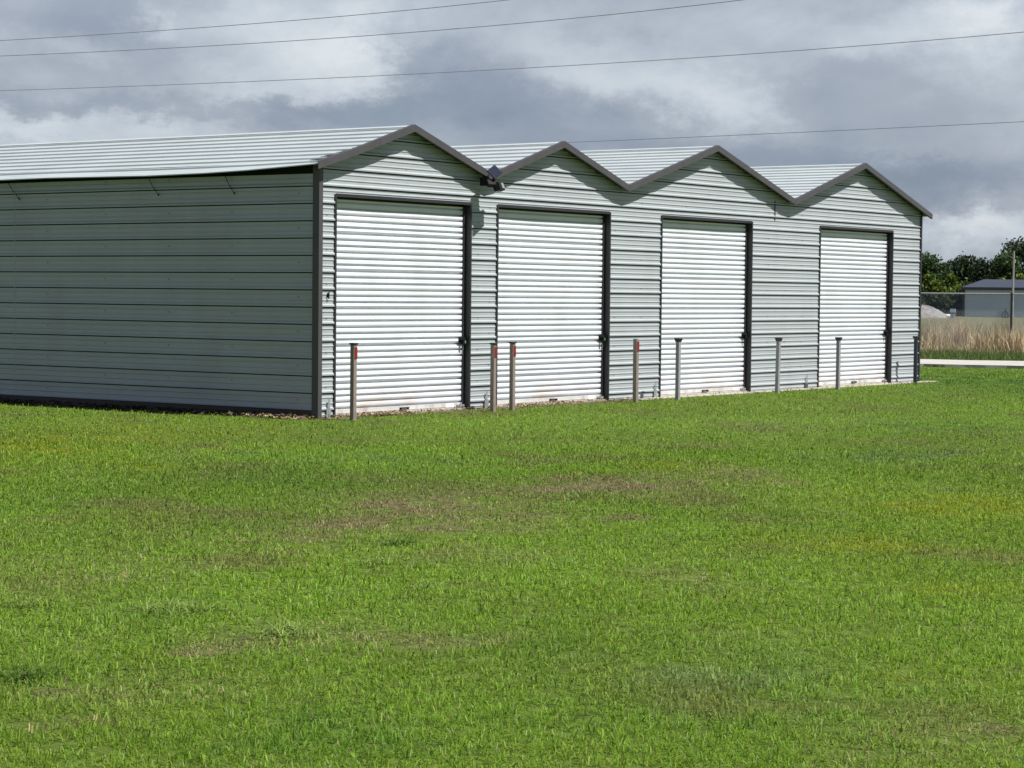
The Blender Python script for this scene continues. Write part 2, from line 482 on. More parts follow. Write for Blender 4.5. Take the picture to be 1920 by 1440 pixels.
# doors
REC = 0.095
for i, (a, b) in enumerate(DOORS):
    # jamb and header
    jb = MB()
    t = 0.028
    jb.box(a - 0.004, a + t, -0.024, REC + 0.05, 0.0, DOOR_TOP)
    jb.box(b - t, b + 0.004, -0.024, REC + 0.05, 0.0, DOOR_TOP)
    jb.box(a + t, b - t, -0.022, REC + 0.05, DOOR_TOP - 0.03, DOOR_TOP + 0.012)
    # guide rail with its row of slots
    jb.box(b - t - 0.05, b - t, REC - 0.028, REC + 0.0, 0.0, DOOR_TOP - 0.03)
    jb.box(a + t, a + t + 0.02, REC - 0.028, REC + 0.0, 0.0, DOOR_TOP - 0.03)
    jb.build('door_frame', [M['jamb']], bld)
    # ribbed curtain
    cu = MB()
    P = 0.0838
    x0, x1 = a + t + 0.006, b - t - 0.006
    zb = 0.10
    pr = []
    k = 0
    z = zb
    while z < DOOR_TOP - 0.035:
        groove = 0.021 if k % 6 != 4 else 0.030
        dent = 0.002 * math.sin(k * 2.1 + i)
        for dz, hh in ((0.0, 0.008), (0.001, -0.033), (groove * 0.9, -0.033), (groove, 0.004 + dent), (groove + 0.014, 0.0115), (P * 0.60, 0.0135 + dent), (P * 0.90, 0.0125), (P * 0.985, 0.0105)):
            if z + dz < DOOR_TOP - 0.035: pr.append((z + dz, hh))
        z += P; k += 1
    nx = 10
    for (z0, h0), (z1, h1) in zip(pr, pr[1:]):
        for j in range(nx):
            xa = x0 + (x1 - x0) * j / nx; xb = x0 + (x1 - x0) * (j + 1) / nx
            bow = lambda x, zz: 0.006 * math.sin((x - x0) / (x1 - x0) * math.pi) * math.sin(zz * 1.3 + i) + 0.0018 * math.sin(x * 3.1 + zz * 5.0 + i)
            cu.face([(xa, REC - h0 - bow(xa, z0), z0), (xb, REC - h0 - bow(xb, z0), z0), (xb, REC - h1 - bow(xb, z1), z1), (xa, REC - h1 - bow(xa, z1), z1)])
    dr = cu.build('roller_door', M['door'], bld)
        # bottom bar with its sticker and lift handle
    bb = MB(); bb.box(x0, x1, REC - 0.022, REC + 0.01, 0.045, 0.10)
    bb.box(x0, x1, REC - 0.016, REC + 0.006, 0.012, 0.0445)
    bo = bb.build('bottom_bar', [M['bar']], dr)
    st = MB(); st.box(x1 - 0.42, x1 - 0.24, REC - 0.0245, REC - 0.0223, 0.042, 0.094)
    st.build('sticker', M['white'], dr)
    hd = MB()
    cxh = x0 + (x1 - x0) * 0.53
    hd.box(cxh - 0.09, cxh + 0.09, REC - 0.055, REC - 0.0225, 0.070, 0.080)
    hd.box(cxh - 0.09, cxh - 0.075, REC - 0.05, REC - 0.0225, 0.05, 0.0695); hd.box(cxh + 0.075, cxh + 0.09, REC - 0.05, REC - 0.0225, 0.05, 0.0695)
    hd.build('lift_handle', M['black'], dr)
    # foot latch at the right end
    fl = MB(); fl.box(x1 - 0.17, x1 - 0.015, REC - 0.05, REC - 0.0225, 0.045, 0.075); fl.box(x1 - 0.13, x1 - 0.10, REC - 0.06, REC - 0.0503, 0.04, 0.098)
    fl.build('foot_latch', M['galv'], dr)
    # slide latch
    lt = MB()
    zl = 1.0
    lt.box(x1 - 0.125, x1 + 0.02, REC - 0.047, REC - 0.018, zl - 0.035, zl + 0.045)
    lt.box(x1 - 0.155, x1 - 0.02, REC - 0.066, REC - 0.0475, zl + 0.005, zl + 0.028)
    lt.box(x1 - 0.10, x1 - 0.065, REC - 0.09, REC - 0.0475, zl - 0.055, zl + 0.001)
    lo = lt.build('latch', M['black'], dr)
    if i < 2:
        gt = MB(); gt.box(x1 - 0.035, x1 - 0.012, REC - 0.0665, REC - 0.0478, zl - 0.042, zl - 0.005)
        gt.build('tag', M['green_tag'], lo)
    if i in (0, 1):
        cd = MB(); cd.tube([(x1 - 0.083, REC - 0.06, zl - 0.05), (x1 - 0.065, REC - 0.055, zl - 0.11), (x1 - 0.078, REC - 0.05, zl - 0.17), (x1 - 0.07, REC - 0.05, zl - 0.20)], 0.0045, 6)
        cd.build('pull_cord', M['wire'], lo)
    # dark interior face above the curtain
    hb = MB(); hb.box(a + t, b - t, REC + 0.058, REC + 0.07, 0.02, DOOR_TOP - 0.031)
    hb.build('door_backing', M['jamb'], bld)

# ------------------------------------------------------------------ floodlight at the first valley
fl0 = np.array([3.50, -OV_F - 0.02, 3.33])
fl = empty('floodlight', tuple(fl0))
tag(fl, 'black solar floodlight mounted under the roof valley between the first two gables', 'floodlight')
bk = MB()
bk.box(-0.045, 0.045, 0.0, 0.10, -0.10, 0.02)
bk.tube([(0, 0.0, -0.04), (0.0, -0.08, -0.03), (0.01, -0.12, 0.02)], 0.014, 8)
bk.tube([(0, 0.0, -0.07), (0.03, -0.09, -0.10), (0.07, -0.12, -0.10)], 0.014, 8)
bk.build('bracket', M['black'], fl)
mt = Matrix.Translation((0.0, -0.13, 0.095)) @ Matrix.Rotation(math.radians(-28), 4, 'Y') @ Matrix.Rotation(math.radians(52), 4, 'X')
sp = MB(); sp.box(-0.105, 0.105, -0.085, 0.085, -0.012, 0.004, 0, mt)
so = sp.build('solar_panel', M['black'], fl)
sc = MB()
for u in range(3):
    for v in range(2):
        sc.box(-0.095 + u * 0.065, -0.095 + u * 0.065 + 0.06, -0.078 + v * 0.08, -0.078 + v * 0.08 + 0.075, 0.0045, 0.0065, 0, mt)
sc.build('cell', M['solar'], so)
mt = Matrix.Translation((0.10, -0.15, -0.11)) @ Matrix.Rotation(math.radians(22), 4, 'Z') @ Matrix.Rotation(math.radians(-22), 4, 'X')
hd = MB(); hd.box(-0.15, 0.12, -0.035, 0.045, -0.06, 0.06, 0, mt)
for k in range(6): hd.box(-0.12 + k * 0.042, -0.108 + k * 0.042, 0.0453, 0.075, -0.05, 0.05, 0, mt)
ho = hd.build('lamp_head', M['black'], fl, bevel=0.008)
ln = MB(); ln.box(-0.03, 0.10, -0.041, -0.0355, -0.04, 0.042, 0, mt)
ln.build('lens', M['lens'], ho)
mt2 = Matrix.Translation((-0.06, -0.13, -0.07)) @ Matrix.Rotation(math.radians(-30), 4, 'Z') @ Matrix.Rotation(math.radians(-40), 4, 'X')
h2 = MB(); h2.box(-0.08, 0.08, -0.03, 0.04, -0.05, 0.05, 0, mt2)
h2.build('lamp_head', M['black'], fl, bevel=0.008)

# ------------------------------------------------------------------ bollard posts
POSTS = [  # x, y, height, colour, cap, reflector, lean (x,y), label
    (0.334, -0.33, 0.985, 'taupe', 'wide', True, (0.002, 0.0), 'taupe square bollard post with red reflector before the left part of the nearest roller door'),
    (3.10, -0.60, 0.975, 'taupe', 'wide', True, (0.0, 0.0), 'taupe bollard post with red reflector, left of the close pair before the second door'),
    (3.54, -0.62, 0.985, 'taupe', 'wide', True, (-0.004, 0.0), 'taupe bollard post with red reflector, right of the close pair before the second door'),
    (7.265, -0.34, 0.98, 'taupe', 'none', True, (0.0, 0.0), 'taupe flat topped bollard post with red reflector before the wall between second and third doors'),
    (8.25, -0.52, 0.98, 'greypost', 'flare', False, (0.0, 0.0), 'plain grey bollard post without reflector before the left edge of the third door'),
    (11.95, -0.30, 0.93, 'greypost', 'flare', False, (0.030, 0.0), 'plain grey bollard post leaning to the right before the wall between third and fourth doors'),
    (14.015, -0.42, 0.93, 'greypost', 'flare', False, (0.004, 0.0), 'plain grey bollard post before the left edge of the farthest roller door'),
    (17.735, -0.20, 0.91, 'darkpost', 'flare', False, (0.004, 0.0), 'dark blue black bollard post at the far right corner of the storage building'),
]
for (x, y, h, mt_, cap, refl, lean, lab) in POSTS:
    yn = -0.60 if x < 17 else -0.36          # the posts stand in one row before the wall
    if yn < y:
        x -= (y - yn) * (x - CAM[0]) / (y - CAM[1]); h += 0.03 * (y - yn) / 0.3 ; y = yn
    p = empty('bollard_post', (x, y, 0.0))
    p.rotation_euler = (0, math.atan(lean[0] / h) if h else 0, 0)
    tag(p, lab, 'bollard', 'bollard posts along the roller doors')
    w = 0.032 if cap != 'none' else 0.034
    mb = MB(); mb.box(-w, w, -w, w, -0.12, h - 0.02)
    mb.build('post', M[mt_], p, bevel=0.006)
    cp = MB()
    if cap == 'wide':
        cp.box(-w - 0.012, w + 0.012, -w - 0.012, w + 0.012, h - 0.0197, h + 0.004)
        cp.build('cap', M['jamb'], p, bevel=0.005)
    elif cap == 'flare':
        n = len(cp.v); e = w + 0.018; z0, z1, z2 = h - 0.055, h - 0.012, h + 0.004
        ring = lambda s, z: [(-s, -s, z), (s, -s, z), (s, s, z), (-s, s, z)]
        R = [ring(w + 0.003, z0), ring(e, z1), ring(e, z2)]
        cp.v += R[0] + R[1] + R[2]
        for q in range(2):
            for k in range(4):
                cp.f.append((q * 4 + k, q * 4 + (k + 1) % 4, q * 4 + 4 + (k + 1) % 4, q * 4 + 4 + k)); cp.m.append(0)
        cp.f.append((8, 9, 10, 11)); cp.m.append(0); cp.f.append((3, 2, 1, 0)); cp.m.append(0)
        cp.build('cap', M['jamb'], p)
    else:
        cp.box(-w + 0.002, w - 0.002, -w + 0.002, w - 0.002, h - 0.0197, h - 0.012)
        cp.build('cap', M['greypost'], p)
    if refl:
        rf = MB(); rf.box(-w + 0.012, w + 0.0008, -w - 0.006, -w - 0.0005, h - 0.205, h - 0.055)
        rf.build('reflector', M['red'], p)

# ------------------------------------------------------------------ ground sheet
C2 = CAM[:2]
FG = np.array([math.sin(YAW), math.cos(YAW)]); RG = np.array([math.cos(YAW), -math.sin(YAW)])
# lawn patches: centre on the photograph's ground, radii (px), strength, sort
PATCH = [
    (820, 945, 180, 20, 0.85, 'brown'), (1090, 915, 150, 11, 0.9, 'brown'), (790, 988, 190, 18, 0.8, 'brown'), (540, 1015, 130, 20, 0.5, 'brown'), (1830, 715, 220, 22, 0.9, 'deep'),
    (1010, 970, 60, 9, 0.7, 'brown'), (1250, 905, 120, 14, 0.45, 'brown'), (1370, 885, 70, 10, 0.8, 'brown'), (1420, 900, 60, 12, 0.4, 'brown'),
    (400, 1220, 70, 10, 0.8, 'brown'), (540, 1200, 140, 26, 0.55, 'brown'), (720, 1200, 100, 22, 0.5, 'brown'), (790, 1215, 40, 10, 0.8, 'brown'),
    (110, 1298, 60, 12, 0.8, 'brown'), (50, 1360, 70, 12, 0.7, 'brown'), (300, 1290, 160, 26, 0.35, 'brown'), (160, 1080, 170, 40, 0.3, 'brown'),
    (1320, 1090, 80, 20, 0.4, 'brown'), (1760, 1385, 110, 22, 0.7, 'brown'), (1640, 1420, 120, 20, 0.5, 'brown'), (940, 1040, 110, 14, 0.45, 'brown'),
    (1620, 790, 130, 8, 0.35, 'pale'), (1450, 800, 100, 10, 0.3, 'pale'), (1780, 855, 160, 12, 0.6, 'blue'), (1580, 860, 120, 9, 0.4, 'blue'),
    (1760, 948, 240, 26, 0.9, 'yellow'), (1580, 1020, 130, 26, 1.0, 'yellow'), (1250, 875, 60, 12, 0.6, 'yellow'), (90, 830, 160, 40, 0.8, 'yellow'),
    (250, 870, 70, 12, 0.9, 'yellow'), (380, 810, 150, 22, 0.4, 'yellow'), (1890, 1105, 70, 14, 0.9, 'yellow'), (1780, 1095, 50, 14, 0.5, 'yellow'), (960, 1300, 55, 8, 0.7, 'yellow'),
    (1790, 1300, 50, 7, 0.9, 'yellow'), (1700, 1290, 50, 10, 0.5, 'yellow'), (1500, 1185, 25, 10, 0.6, 'yellow'), (975, 1145, 35, 8, 0.7, 'yellow'), (1190, 1130, 60, 8, 0.5, 'yellow'),
    (700, 1395, 330, 40, 0.5, 'deep'), (1250, 1330, 320, 60, 0.35, 'deep'), (560, 900, 260, 30, 0.4, 'deep'), (1750, 800, 180, 14, 0.55, 'deep'), (1000, 1200, 200, 30, 0.3, 'deep'), (60, 940, 130, 14, 0.5, 'deep'),
    (1300, 1260, 200, 40, 0.4, 'blue'), (700, 860, 260, 16, 0.3, 'blue'), (250, 1140, 160, 26, 0.3, 'deep'), (620, 1330, 100, 20, 0.4, 'blue'),
]
PW = []
for (px, py, rx, ry, s, k) in PATCH:
    g = on_ground(px, py)[:2]; d = (g - C2) @ FG
    PW.append((g, rx * d / F_PX, ry * d * d / (F_PX * CAM[2]), s, k))
TONE = {'brown': (0.235, 0.198, 0.098), 'yellow': (0.23, 0.295, 0.018), 'deep': (0.070, 0.175, 0.020), 'blue': (0.13, 0.205, 0.085), 'pale': (0.20, 0.235, 0.10)}

def lawn_colour(x, y, jit=0.0):
    """linear base colour of the lawn at ground points"""
    n = len(x)
    base = np.tile(np.array([0.176, 0.302, 0.028]), (n, 1))
    a = fbm(x, y, 2.6, 3)[:, None]; b = fbm(x, y, 0.7, 21)[:, None]; c = fbm(x, y, 7.0, 40, 3)[:, None]
    base = base * (0.72 + 0.56 * a)
    t = np.clip((b - 0.5) * 3.0, 0, 1); base = base * (1 - 0.3 * t) + np.array([0.175, 0.235, 0.055]) * 0.3 * t
    t = np.clip((c - 0.52) * 4, 0, 1); base = base * (1 - 0.35 * t) + np.array([0.135, 0.19, 0.02]) * 0.35 * t
    t = np.clip((fbm(x, y, 1.1, 77)[:, None] - 0.60) * 6, 0, 1); base = base * (1 - 0.5 * t) + np.array([0.18, 0.14, 0.07]) * 0.5 * t
    wx = x + (fbm(x, y, 0.9, 61) - 0.5) * 1.6; wy = y + (fbm(x, y, 0.9, 67) - 0.5) * 1.6
    gr = fbm(x, y, 0.35, 90)
    for g, rr, rf, s, k in PW:
        dx = wx - g[0]; dy = wy - g[1]
        u = (dx * RG[0] + dy * RG[1]) / rr; v = (dx * FG[0] + dy * FG[1]) / rf
        w = s * ((1.3 if np.dot(g - C2, FG) > 13.5 else 0.85) if k == 'brown' else 0.95) * np.exp(-(u * u + v * v) * 1.1)
        w = np.clip(w * np.clip((gr - 0.31) * 4.2, 0.04, 1.6), 0, 1)[:, None]
        base = base * (1 - w) + np.array(TONE[k]) * w
    if jit:
        j = rng.normal(1, jit, (n, 1)) ; base = base * np.clip(j, 0.45, 1.7)
        h = rng.random((n, 1)); dry = (h > 0.985)
        base = np.where(dry, np.array([0.27, 0.25, 0.12]), base)
        pale = (h < 0.09); base = np.where(pale, base * 0.4 + np.array([0.20, 0.245, 0.095]), base)
        base[:, 0] *= np.clip(rng.normal(1, 0.09, n), 0.7, 1.3)
    return np.clip(base, 0.004, 0.8)

def axis(lo, hi, step, far):
    mid = np.arange(lo, hi + step / 2, step)
    out, d = [], step
    p = hi
    while p < far: d *= 1.5; p += d; out.append(p)
    neg, d, p = [], step, lo
    while p > -far: d *= 1.5; p -= d; neg.append(p)
    return np.concatenate([neg[::-1], mid, out])
gx = axis(-26, 60, 0.3, 4000); gy = axis(-26, 34, 0.3, 4000)
X, Y = np.meshgrid(gx, gy, indexing='xy'); nx, ny = len(gx), len(gy)
gv = np.stack([X.ravel(), Y.ravel(), np.zeros(X.size)], -1)
ii = (np.arange(ny - 1)[:, None] * nx + np.arange(nx - 1)[None]).ravel()
loops = np.stack([ii, ii + 1, ii + nx + 1, ii + nx], -1)
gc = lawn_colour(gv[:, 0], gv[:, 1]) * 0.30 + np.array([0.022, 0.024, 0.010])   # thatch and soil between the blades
gm, nt, b = new_mat('lawn_ground'); b.inputs['Roughness'].default_value = 0.95; b.inputs['Specular IOR Level'].default_value = 0.1
at_ = nt.nodes.new('ShaderNodeAttribute'); at_.attribute_name = 'tint'
ge = nt.nodes.new('ShaderNodeNewGeometry'); no = nt.nodes.new('ShaderNodeTexNoise'); no.inputs['Scale'].default_value = 9; no.inputs['Detail'].default_value = 8
nt.links.new(ge.outputs['Position'], no.inputs['Vector'])
mr = nt.nodes.new('ShaderNodeMapRange'); mr.inputs['From Min'].default_value = 0.3; mr.inputs['From Max'].default_value = 0.7; mr.inputs['To Min'].default_value = 0.5; mr.inputs['To Max'].default_value = 1.4
nt.links.new(no.outputs['Fac'], mr.inputs['Value'])
mu = nt.nodes.new('ShaderNodeVectorMath'); mu.operation = 'SCALE'; nt.links.new(at_.outputs['Color'], mu.inputs[0]); nt.links.new(mr.outputs['Result'], mu.inputs['Scale'])
nt.links.new(mu.outputs[0], b.inputs['Base Color'])
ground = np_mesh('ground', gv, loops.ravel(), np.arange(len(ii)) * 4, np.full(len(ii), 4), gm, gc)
tag(ground, 'mown lawn around the storage building', None, None, 'structure')
if 'category' in ground: del ground['category']

# road right of the building and field beyond the fence, laid along the road direction
RN = np.array([0.957, 0.290]); RU = np.array([0.290, -0.957])
def rp(n, t, z=0.0):
    q = RN * n + RU * t
    return (q[0], q[1], z)
def strip(name, n0, n1, t0, t1, z, mat, thick=0.0, jag=0.0, step=0.5):
    mb = MB()
    ts = np.arange(t0, t1, step)
    r = np.random.default_rng(5)
    e0 = n0 + r.normal(0, jag, len(ts)); e1 = n1 + r.normal(0, jag, len(ts))
    for i in range(len(ts) - 1):
        a, b_, c, d = rp(e0[i], ts[i], z), rp(e0[i + 1], ts[i + 1], z), rp(e1[i + 1], ts[i + 1], z), rp(e1[i], ts[i], z)
        mb.face([a, b_, c, d])
        if thick:
            mb.face([(a[0], a[1], z - thick), (b_[0], b_[1], z - thick), b_, a])
    o = mb.build(name, mat)
    tag(o, None, None, None, 'structure')
    return o
strip('road', 27.2, 31.4, -28, 40, 0.075, M['road'], 0.09, 0.07)
strip('field', 33.0, 330.0, -260, 300, 0.004, M['field'], step=20)
strip('gravel_drive', 132, 143, -2.0, 90, 0.012, M['drive'], step=4, jag=0.8)

# concrete apron before the right hand doors and bare soil along the walls
ap = MB(); ap.box(7.6, 18.75, -0.23, 0.03, -0.05, 0.012)
apo = ap.build('concrete_apron', M['concrete']); tag(apo, kind='structure')
so_ = MB()
def wobble_strip(mb, pts_in, pts_out, z):
    for i in range(len(pts_in) - 1):
        mb.face([(*pts_in[i], z), (*pts_in[i + 1], z), (*pts_out[i + 1], z), (*pts_out[i], z)])
n = 60
yy = np.linspace(-0.05, 12.2, n); wob = 0.42 + 0.16 * vnoise(yy, yy * 0, 0.5, 4) - 0.1
wobble_strip(so_, [(0.0, v) for v in yy], [(-w_, v) for v, w_ in zip(yy, wob)], 0.006)
xx = np.linspace(-0.1, 7.6, n); wob = 0.30 + 0.16 * vnoise(xx, xx * 0, 0.4, 9) - 0.1
wobble_strip(so_, [(v, 0.02) for v in xx], [(v, -w_) for v, w_ in zip(xx, wob)], 0.005)
sob = so_.build('soil_strip', M['soil']); tag(sob, kind='structure')

# ------------------------------------------------------------------ blades
def blades(name, x, y, h, w, tint, mat, lean=0.45, seg=2, z0=0.0, curve=0.5, flat=0.35, arch=False):
    """one mesh of separate bent blades"""
    n = len(x)
    th = rng.random(n) * 2 * np.pi; ld = rng.random(n) * 2 * np.pi
    l = np.abs(rng.normal(0, lean, n)) * h
    if arch: l = h * np.clip(rng.normal(1.12, 0.35, n), 0.1, 1.6)
    wx, wy = np.cos(th) * w / 2, np.sin(th) * w / 2
    zb = np.full(n, z0)
    cx, cy = np.cos(ld) * l, np.sin(ld) * l
    hz = np.sqrt(np.maximum(h * h - l * l, (flat * h) ** 2))
    l = np.minimum(l, h * (1.5 if arch else 1))
    if seg == 2:
        V = np.empty((n, 5, 3))
        V[:, 0] = np.stack([x - wx, y - wy, zb], -1); V[:, 1] = np.stack([x + wx, y + wy, zb], -1)
        if arch:
            mx, my, mz = x + cx * 0.42, y + cy * 0.42, zb + hz * 0.85
            hz = hz * rng.uniform(0.55, 1.05, n)
        else:
            mx, my, mz = x + cx * 0.35, y + cy * 0.35, zb + hz * 0.6
        V[:, 2] = np.stack([mx + wx * 0.8, my + wy * 0.8, mz], -1); V[:, 3] = np.stack([mx - wx * 0.8, my - wy * 0.8, mz], -1)
        V[:, 4] = np.stack([x + cx, y + cy, zb + hz * (1 - 0.12 * curve)], -1)
        b0 = np.arange(n)[:, None] * 5
        lp = np.concatenate([b0 + np.array([0, 1, 2, 3]), b0 + np.array([3, 2, 4])], 1)
        st = (np.arange(n)[:, None] * 7 + np.array([0, 4])).ravel(); tt = np.tile([4, 3], n)
        T = np.repeat(tint, 5, 0)
    else:
        V = np.empty((n, 3, 3))
        V[:, 0] = np.stack([x - wx, y - wy, zb], -1); V[:, 1] = np.stack([x + wx, y + wy, zb], -1)
        V[:, 2] = np.stack([x + cx, y + cy, zb + hz], -1)
        lp = (np.arange(n)[:, None] * 3 + np.array([0, 1, 2])); st = np.arange(n) * 3; tt = np.full(n, 3)
        T = np.repeat(tint, 3, 0)
    return V.reshape(-1, 3), lp.ravel(), st, tt, T

def join_np(parts):
    V, Lp, S, T, C = [], [], [], [], []
    vo = lo = 0
    for v, lp, st, tt, c in parts:
        V.append(v); Lp.append(lp + vo); S.append(st + lo); T.append(tt); C.append(c)
        vo += len(v); lo += len(lp)
    return np.concatenate(V), np.concatenate(Lp), np.concatenate(S), np.concatenate(T), np.concatenate(C)

def fan(r0, r1, n, power):
    """points on the lawn, denser near the standpoint, with a wide margin at half density on both sides"""
    dd = np.linspace(r0, r1, 400)
    inner = 0.255 * dd + 0.3; outer = inner + 3.4
    wgt = (inner + 0.5 * 3.4) * dd ** -power
    cdf = np.cumsum(wgt); cdf = np.concatenate([[0], cdf[:-1] / cdf[-2]])
    d = np.interp(rng.random(n), cdf, dd)
    inn = 0.255 * d + 0.3
    t = rng.random(n) * (inn + 1.7)
    lat = np.where(t < inn, t, inn + (t - inn) * 2) * np.where(rng.random(n) < 0.5, -1, 1)
    return C2[0] + d * FG[0] + lat * RG[0], C2[1] + d * FG[1] + lat * RG[1], np.hypot(d, lat)

def lawn_mask(x, y):
    inb = (x > -0.02) & (x < L_F + 0.02) & (y > -0.02) & (y < D_B)
    soil_l = (x > -0.30 - 0.14 * vnoise(y, y * 0, 0.3, 8)) & (x <= 0.02) & (y > -0.05) & (y < D_B)
    soil_f = (y > -0.16 - 0.16 * vnoise(x, x * 0, 0.3, 12)) & (y <= 0.0) & (x > -0.05) & (x < L_F + 0.3)
    nn = x * RN[0] + y * RN[1]
    rd = (nn > 27.3 + 0.25 * (vnoise(x, y, 0.4, 18) - 0.5))
    return ~(inb | soil_l | soil_f | rd)

def straw(c, brown):
    """dead pale stalks standing in the worn patches"""
    k = rng.random(len(c)) < 0.30 * brown
    c[k] = np.array([0.40, 0.325, 0.19]) * rng.uniform(0.6, 1.25, (k.sum(), 1))
    return c
parts = []
for (r0, r1, n, power, seg) in ((5.4, 13.0, 600000, 1.5, 2), (13.0, 24.0, 500000, 1.4, 2), (24.0, 62.0, 380000, 1.3, 2)):
    x, y, r = fan(r0, r1, n, power)
    k = lawn_mask(x, y); x, y, r = x[k], y[k], r[k]
    tuft = fbm(x, y, 0.22, 31, 3)
    brown = np.zeros(len(x))
    for g, rr, rf, s, kk in PW:
        if kk == 'brown':
            dx = x - g[0]; dy = y - g[1]
            u = (dx * RG[0] + dy * RG[1]) / rr; v = (dx * FG[0] + dy * FG[1]) / rf
            brown = np.maximum(brown, s * np.exp(-(u * u + v * v)))
    gap = np.maximum(fbm(x, y, 0.085, 47, 2), np.clip((r - 16) / 14, 0, 1))
    keep = (rng.random(len(x)) > 0.55 * brown * (0.4 + tuft)) & (rng.random(len(x)) < np.clip((gap - 0.22) * 3.2, 0.12, 1))
    x, y, r, tuft, brown = x[keep], y[keep], r[keep], tuft[keep], brown[keep]
    h = (0.020 + 0.044 * tuft) * rng.uniform(0.7, 1.3, len(x)) * (1 - 0.35 * brown)
    w = np.clip(0.0044 * (r / 8) ** 0.72, 0.0040, 0.016) * rng.uniform(0.7, 1.3, len(x))
    parts.append(blades('g', x, y, h, w, straw(lawn_colour(x, y, 0.22), brown) * (1 - 0.10 * np.clip((r - 11) / 8, 0, 1))[:, None], M['blade'], lean=0.75, seg=seg, flat=0.22, arch=True))
lawn = np_mesh('grass', *join_np(parts)[:4], M['blade'], join_np(parts)[4])
tag(lawn, 'short bright green mown grass covering the lawn', 'grass', None, 'stuff')

# verge grass and tall dry weeds beyond the road
def band(n0, n1, t0, t1, cnt):
    nn = rng.uniform(n0, n1, cnt); t = rng.uniform(t0, t1, cnt)
    q = RN[None] * nn[:, None] + RU[None] * t[:, None]
    return q[:, 0], q[:, 1], nn, t
x, y, nn, t = band(31.3, 39.5, -14, 18, 60000)
h = rng.uniform(0.10, 0.26, len(x)) * (0.7 + 0.8 * fbm(x, y, 1.0, 5)) * np.where(nn < 31.7, 0.6, 1)
c = np.array([0.105, 0.175, 0.045])[None] * np.clip(rng.normal(1, 0.28, (len(x), 1)), 0.4, 1.8)
dry = rng.random(len(x)) < 0.10 + 0.75 * np.clip((nn - 35.5) / 4, 0, 1)
c[dry] = np.array([0.30, 0.245, 0.145]) * np.clip(rng.normal(1, 0.2, (dry.sum(), 1)), 0.5, 1.5)
v = blades('v', x, y, h, rng.uniform(0.012, 0.024, len(x)), c, None, 0.5, 2)
vg = np_mesh('verge_grass', *v[:4], M['blade'], v[4]); tag(vg, 'longer rough green grass on the verge behind the road', 'grass', None, 'stuff')
ps = []
for (n0, n1, cnt, hm) in ((37.8, 47.5, 64000, 0.95), (47.5, 62.0, 40000, 0.95)):
    x, y, nn, t = band(n0, n1, -16, 20, cnt)
    cl = np.clip((fbm(x, y, 1.7, 55, 4) - 0.30) / 0.40, 0, 1)
    keep = rng.random(len(x)) < np.clip(cl * 1.2, 0.25, 1); x, y, nn, cl = x[keep], y[keep], nn[keep], cl[keep]
    h = hm * rng.uniform(0.45, 1.15, len(x)) * (0.42 + 0.85 * cl) * np.clip((nn - 36.5) / 4, 0.35, 1)
    c = np.array([0.41, 0.345, 0.225])[None] * np.clip(rng.normal(1, 0.25, (len(x), 1)), 0.45, 1.6)
    c[:, 0] *= 0.9 + 0.25 * fbm(x, y, 0.8, 14)
    g = rng.random(len(x)) < 0.18 + 0.55 * (vnoise(x, y, 1.3, 71) > 0.58); c[g] = np.array([0.19, 0.20, 0.085]) * rng.uniform(0.7, 1.3, (g.sum(), 1))
    rr = (fbm(x, y, 0.9, 99) > 0.62); c[rr] = np.array([0.24, 0.17, 0.10]) * rng.uniform(0.7, 1.3, (rr.sum(), 1))
    ps.append(blades('w', x, y, h, rng.uniform(0.010, 0.024, len(x)), c, None, 1.0, 2, curve=1.5, flat=0.45))
# a few taller feathery clumps
for (px, d) in ((1803, 68.5), (1845, 66), (1868, 67), (1918, 66.5), (1760, 69), (1690, 67), (1897, 66), (1901, 65.5), (1960, 68)):
    g = ground_at(px, d); k = 330 if px == 1803 else 170
    x = g[0] + rng.normal(0, 0.22, k); y = g[1] + rng.normal(0, 0.22, k)
    h = rng.uniform(0.6, 1.22 if px == 1803 else 0.95, k)
    c = np.array([0.50, 0.41, 0.27])[None] * np.clip(rng.normal(1, 0.2, (k, 1)), 0.5, 1.5)
    ps.append(blades('w', x, y, h, rng.uniform(0.012, 0.024, k), c, None, 0.38, 2))
v = join_np(ps)
dg = np_mesh('dry_weeds', *v[:4], M['straw'], v[4]); tag(dg, 'tall dry tan weeds along the chain link fence', 'weeds', None, 'stuff')

# leaf litter and pebbles along the wall foot
q = []
def litter(cnt, fx, fy, size, cols):
    V, Lp, S, T, C = [], [], [], [], []
    for i in range(cnt):
        x, y = fx(), fy(); s = size * random.uniform(0.5, 1.4)
        m = Matrix.Translation((x, y, 0.012 + random.random() * 0.025)) @ Matrix.Rotation(random.random() * 6.28, 4, 'Z') @ Matrix.Rotation(random.uniform(-0.9, 0.9), 4, 'X') @ Matrix.Rotation(random.uniform(-0.6, 0.6), 4, 'Y')
        b0 = len(V)
        for p in ((-s, 0, 0), (0, -s * 0.45, s * 0.15), (s, 0, 0.02), (0, s * 0.45, s * 0.12)):
            V.append(tuple(m @ Vector(p)))
        Lp += [b0, b0 + 1, b0 + 2, b0 + 3]; S.append(i * 4); T.append(4)
        c = np.array(random.choice(cols)) * random.uniform(0.7, 1.3); C += [c] * 4
    return np.array(V), np.array(Lp), np.array(S), np.array(T), np.array(C)
BR = [(0.20, 0.13, 0.07), (0.30, 0.22, 0.12), (0.12, 0.08, 0.05), (0.40, 0.34, 0.22)]
DK = [(0.05, 0.04, 0.03), (0.09, 0.07, 0.045), (0.03, 0.026, 0.02), (0.14, 0.10, 0.06)]
q.append(litter(1500, lambda: random.uniform(-0.42, -0.02), lambda: random.uniform(0.0, 9.0), 0.045, DK))
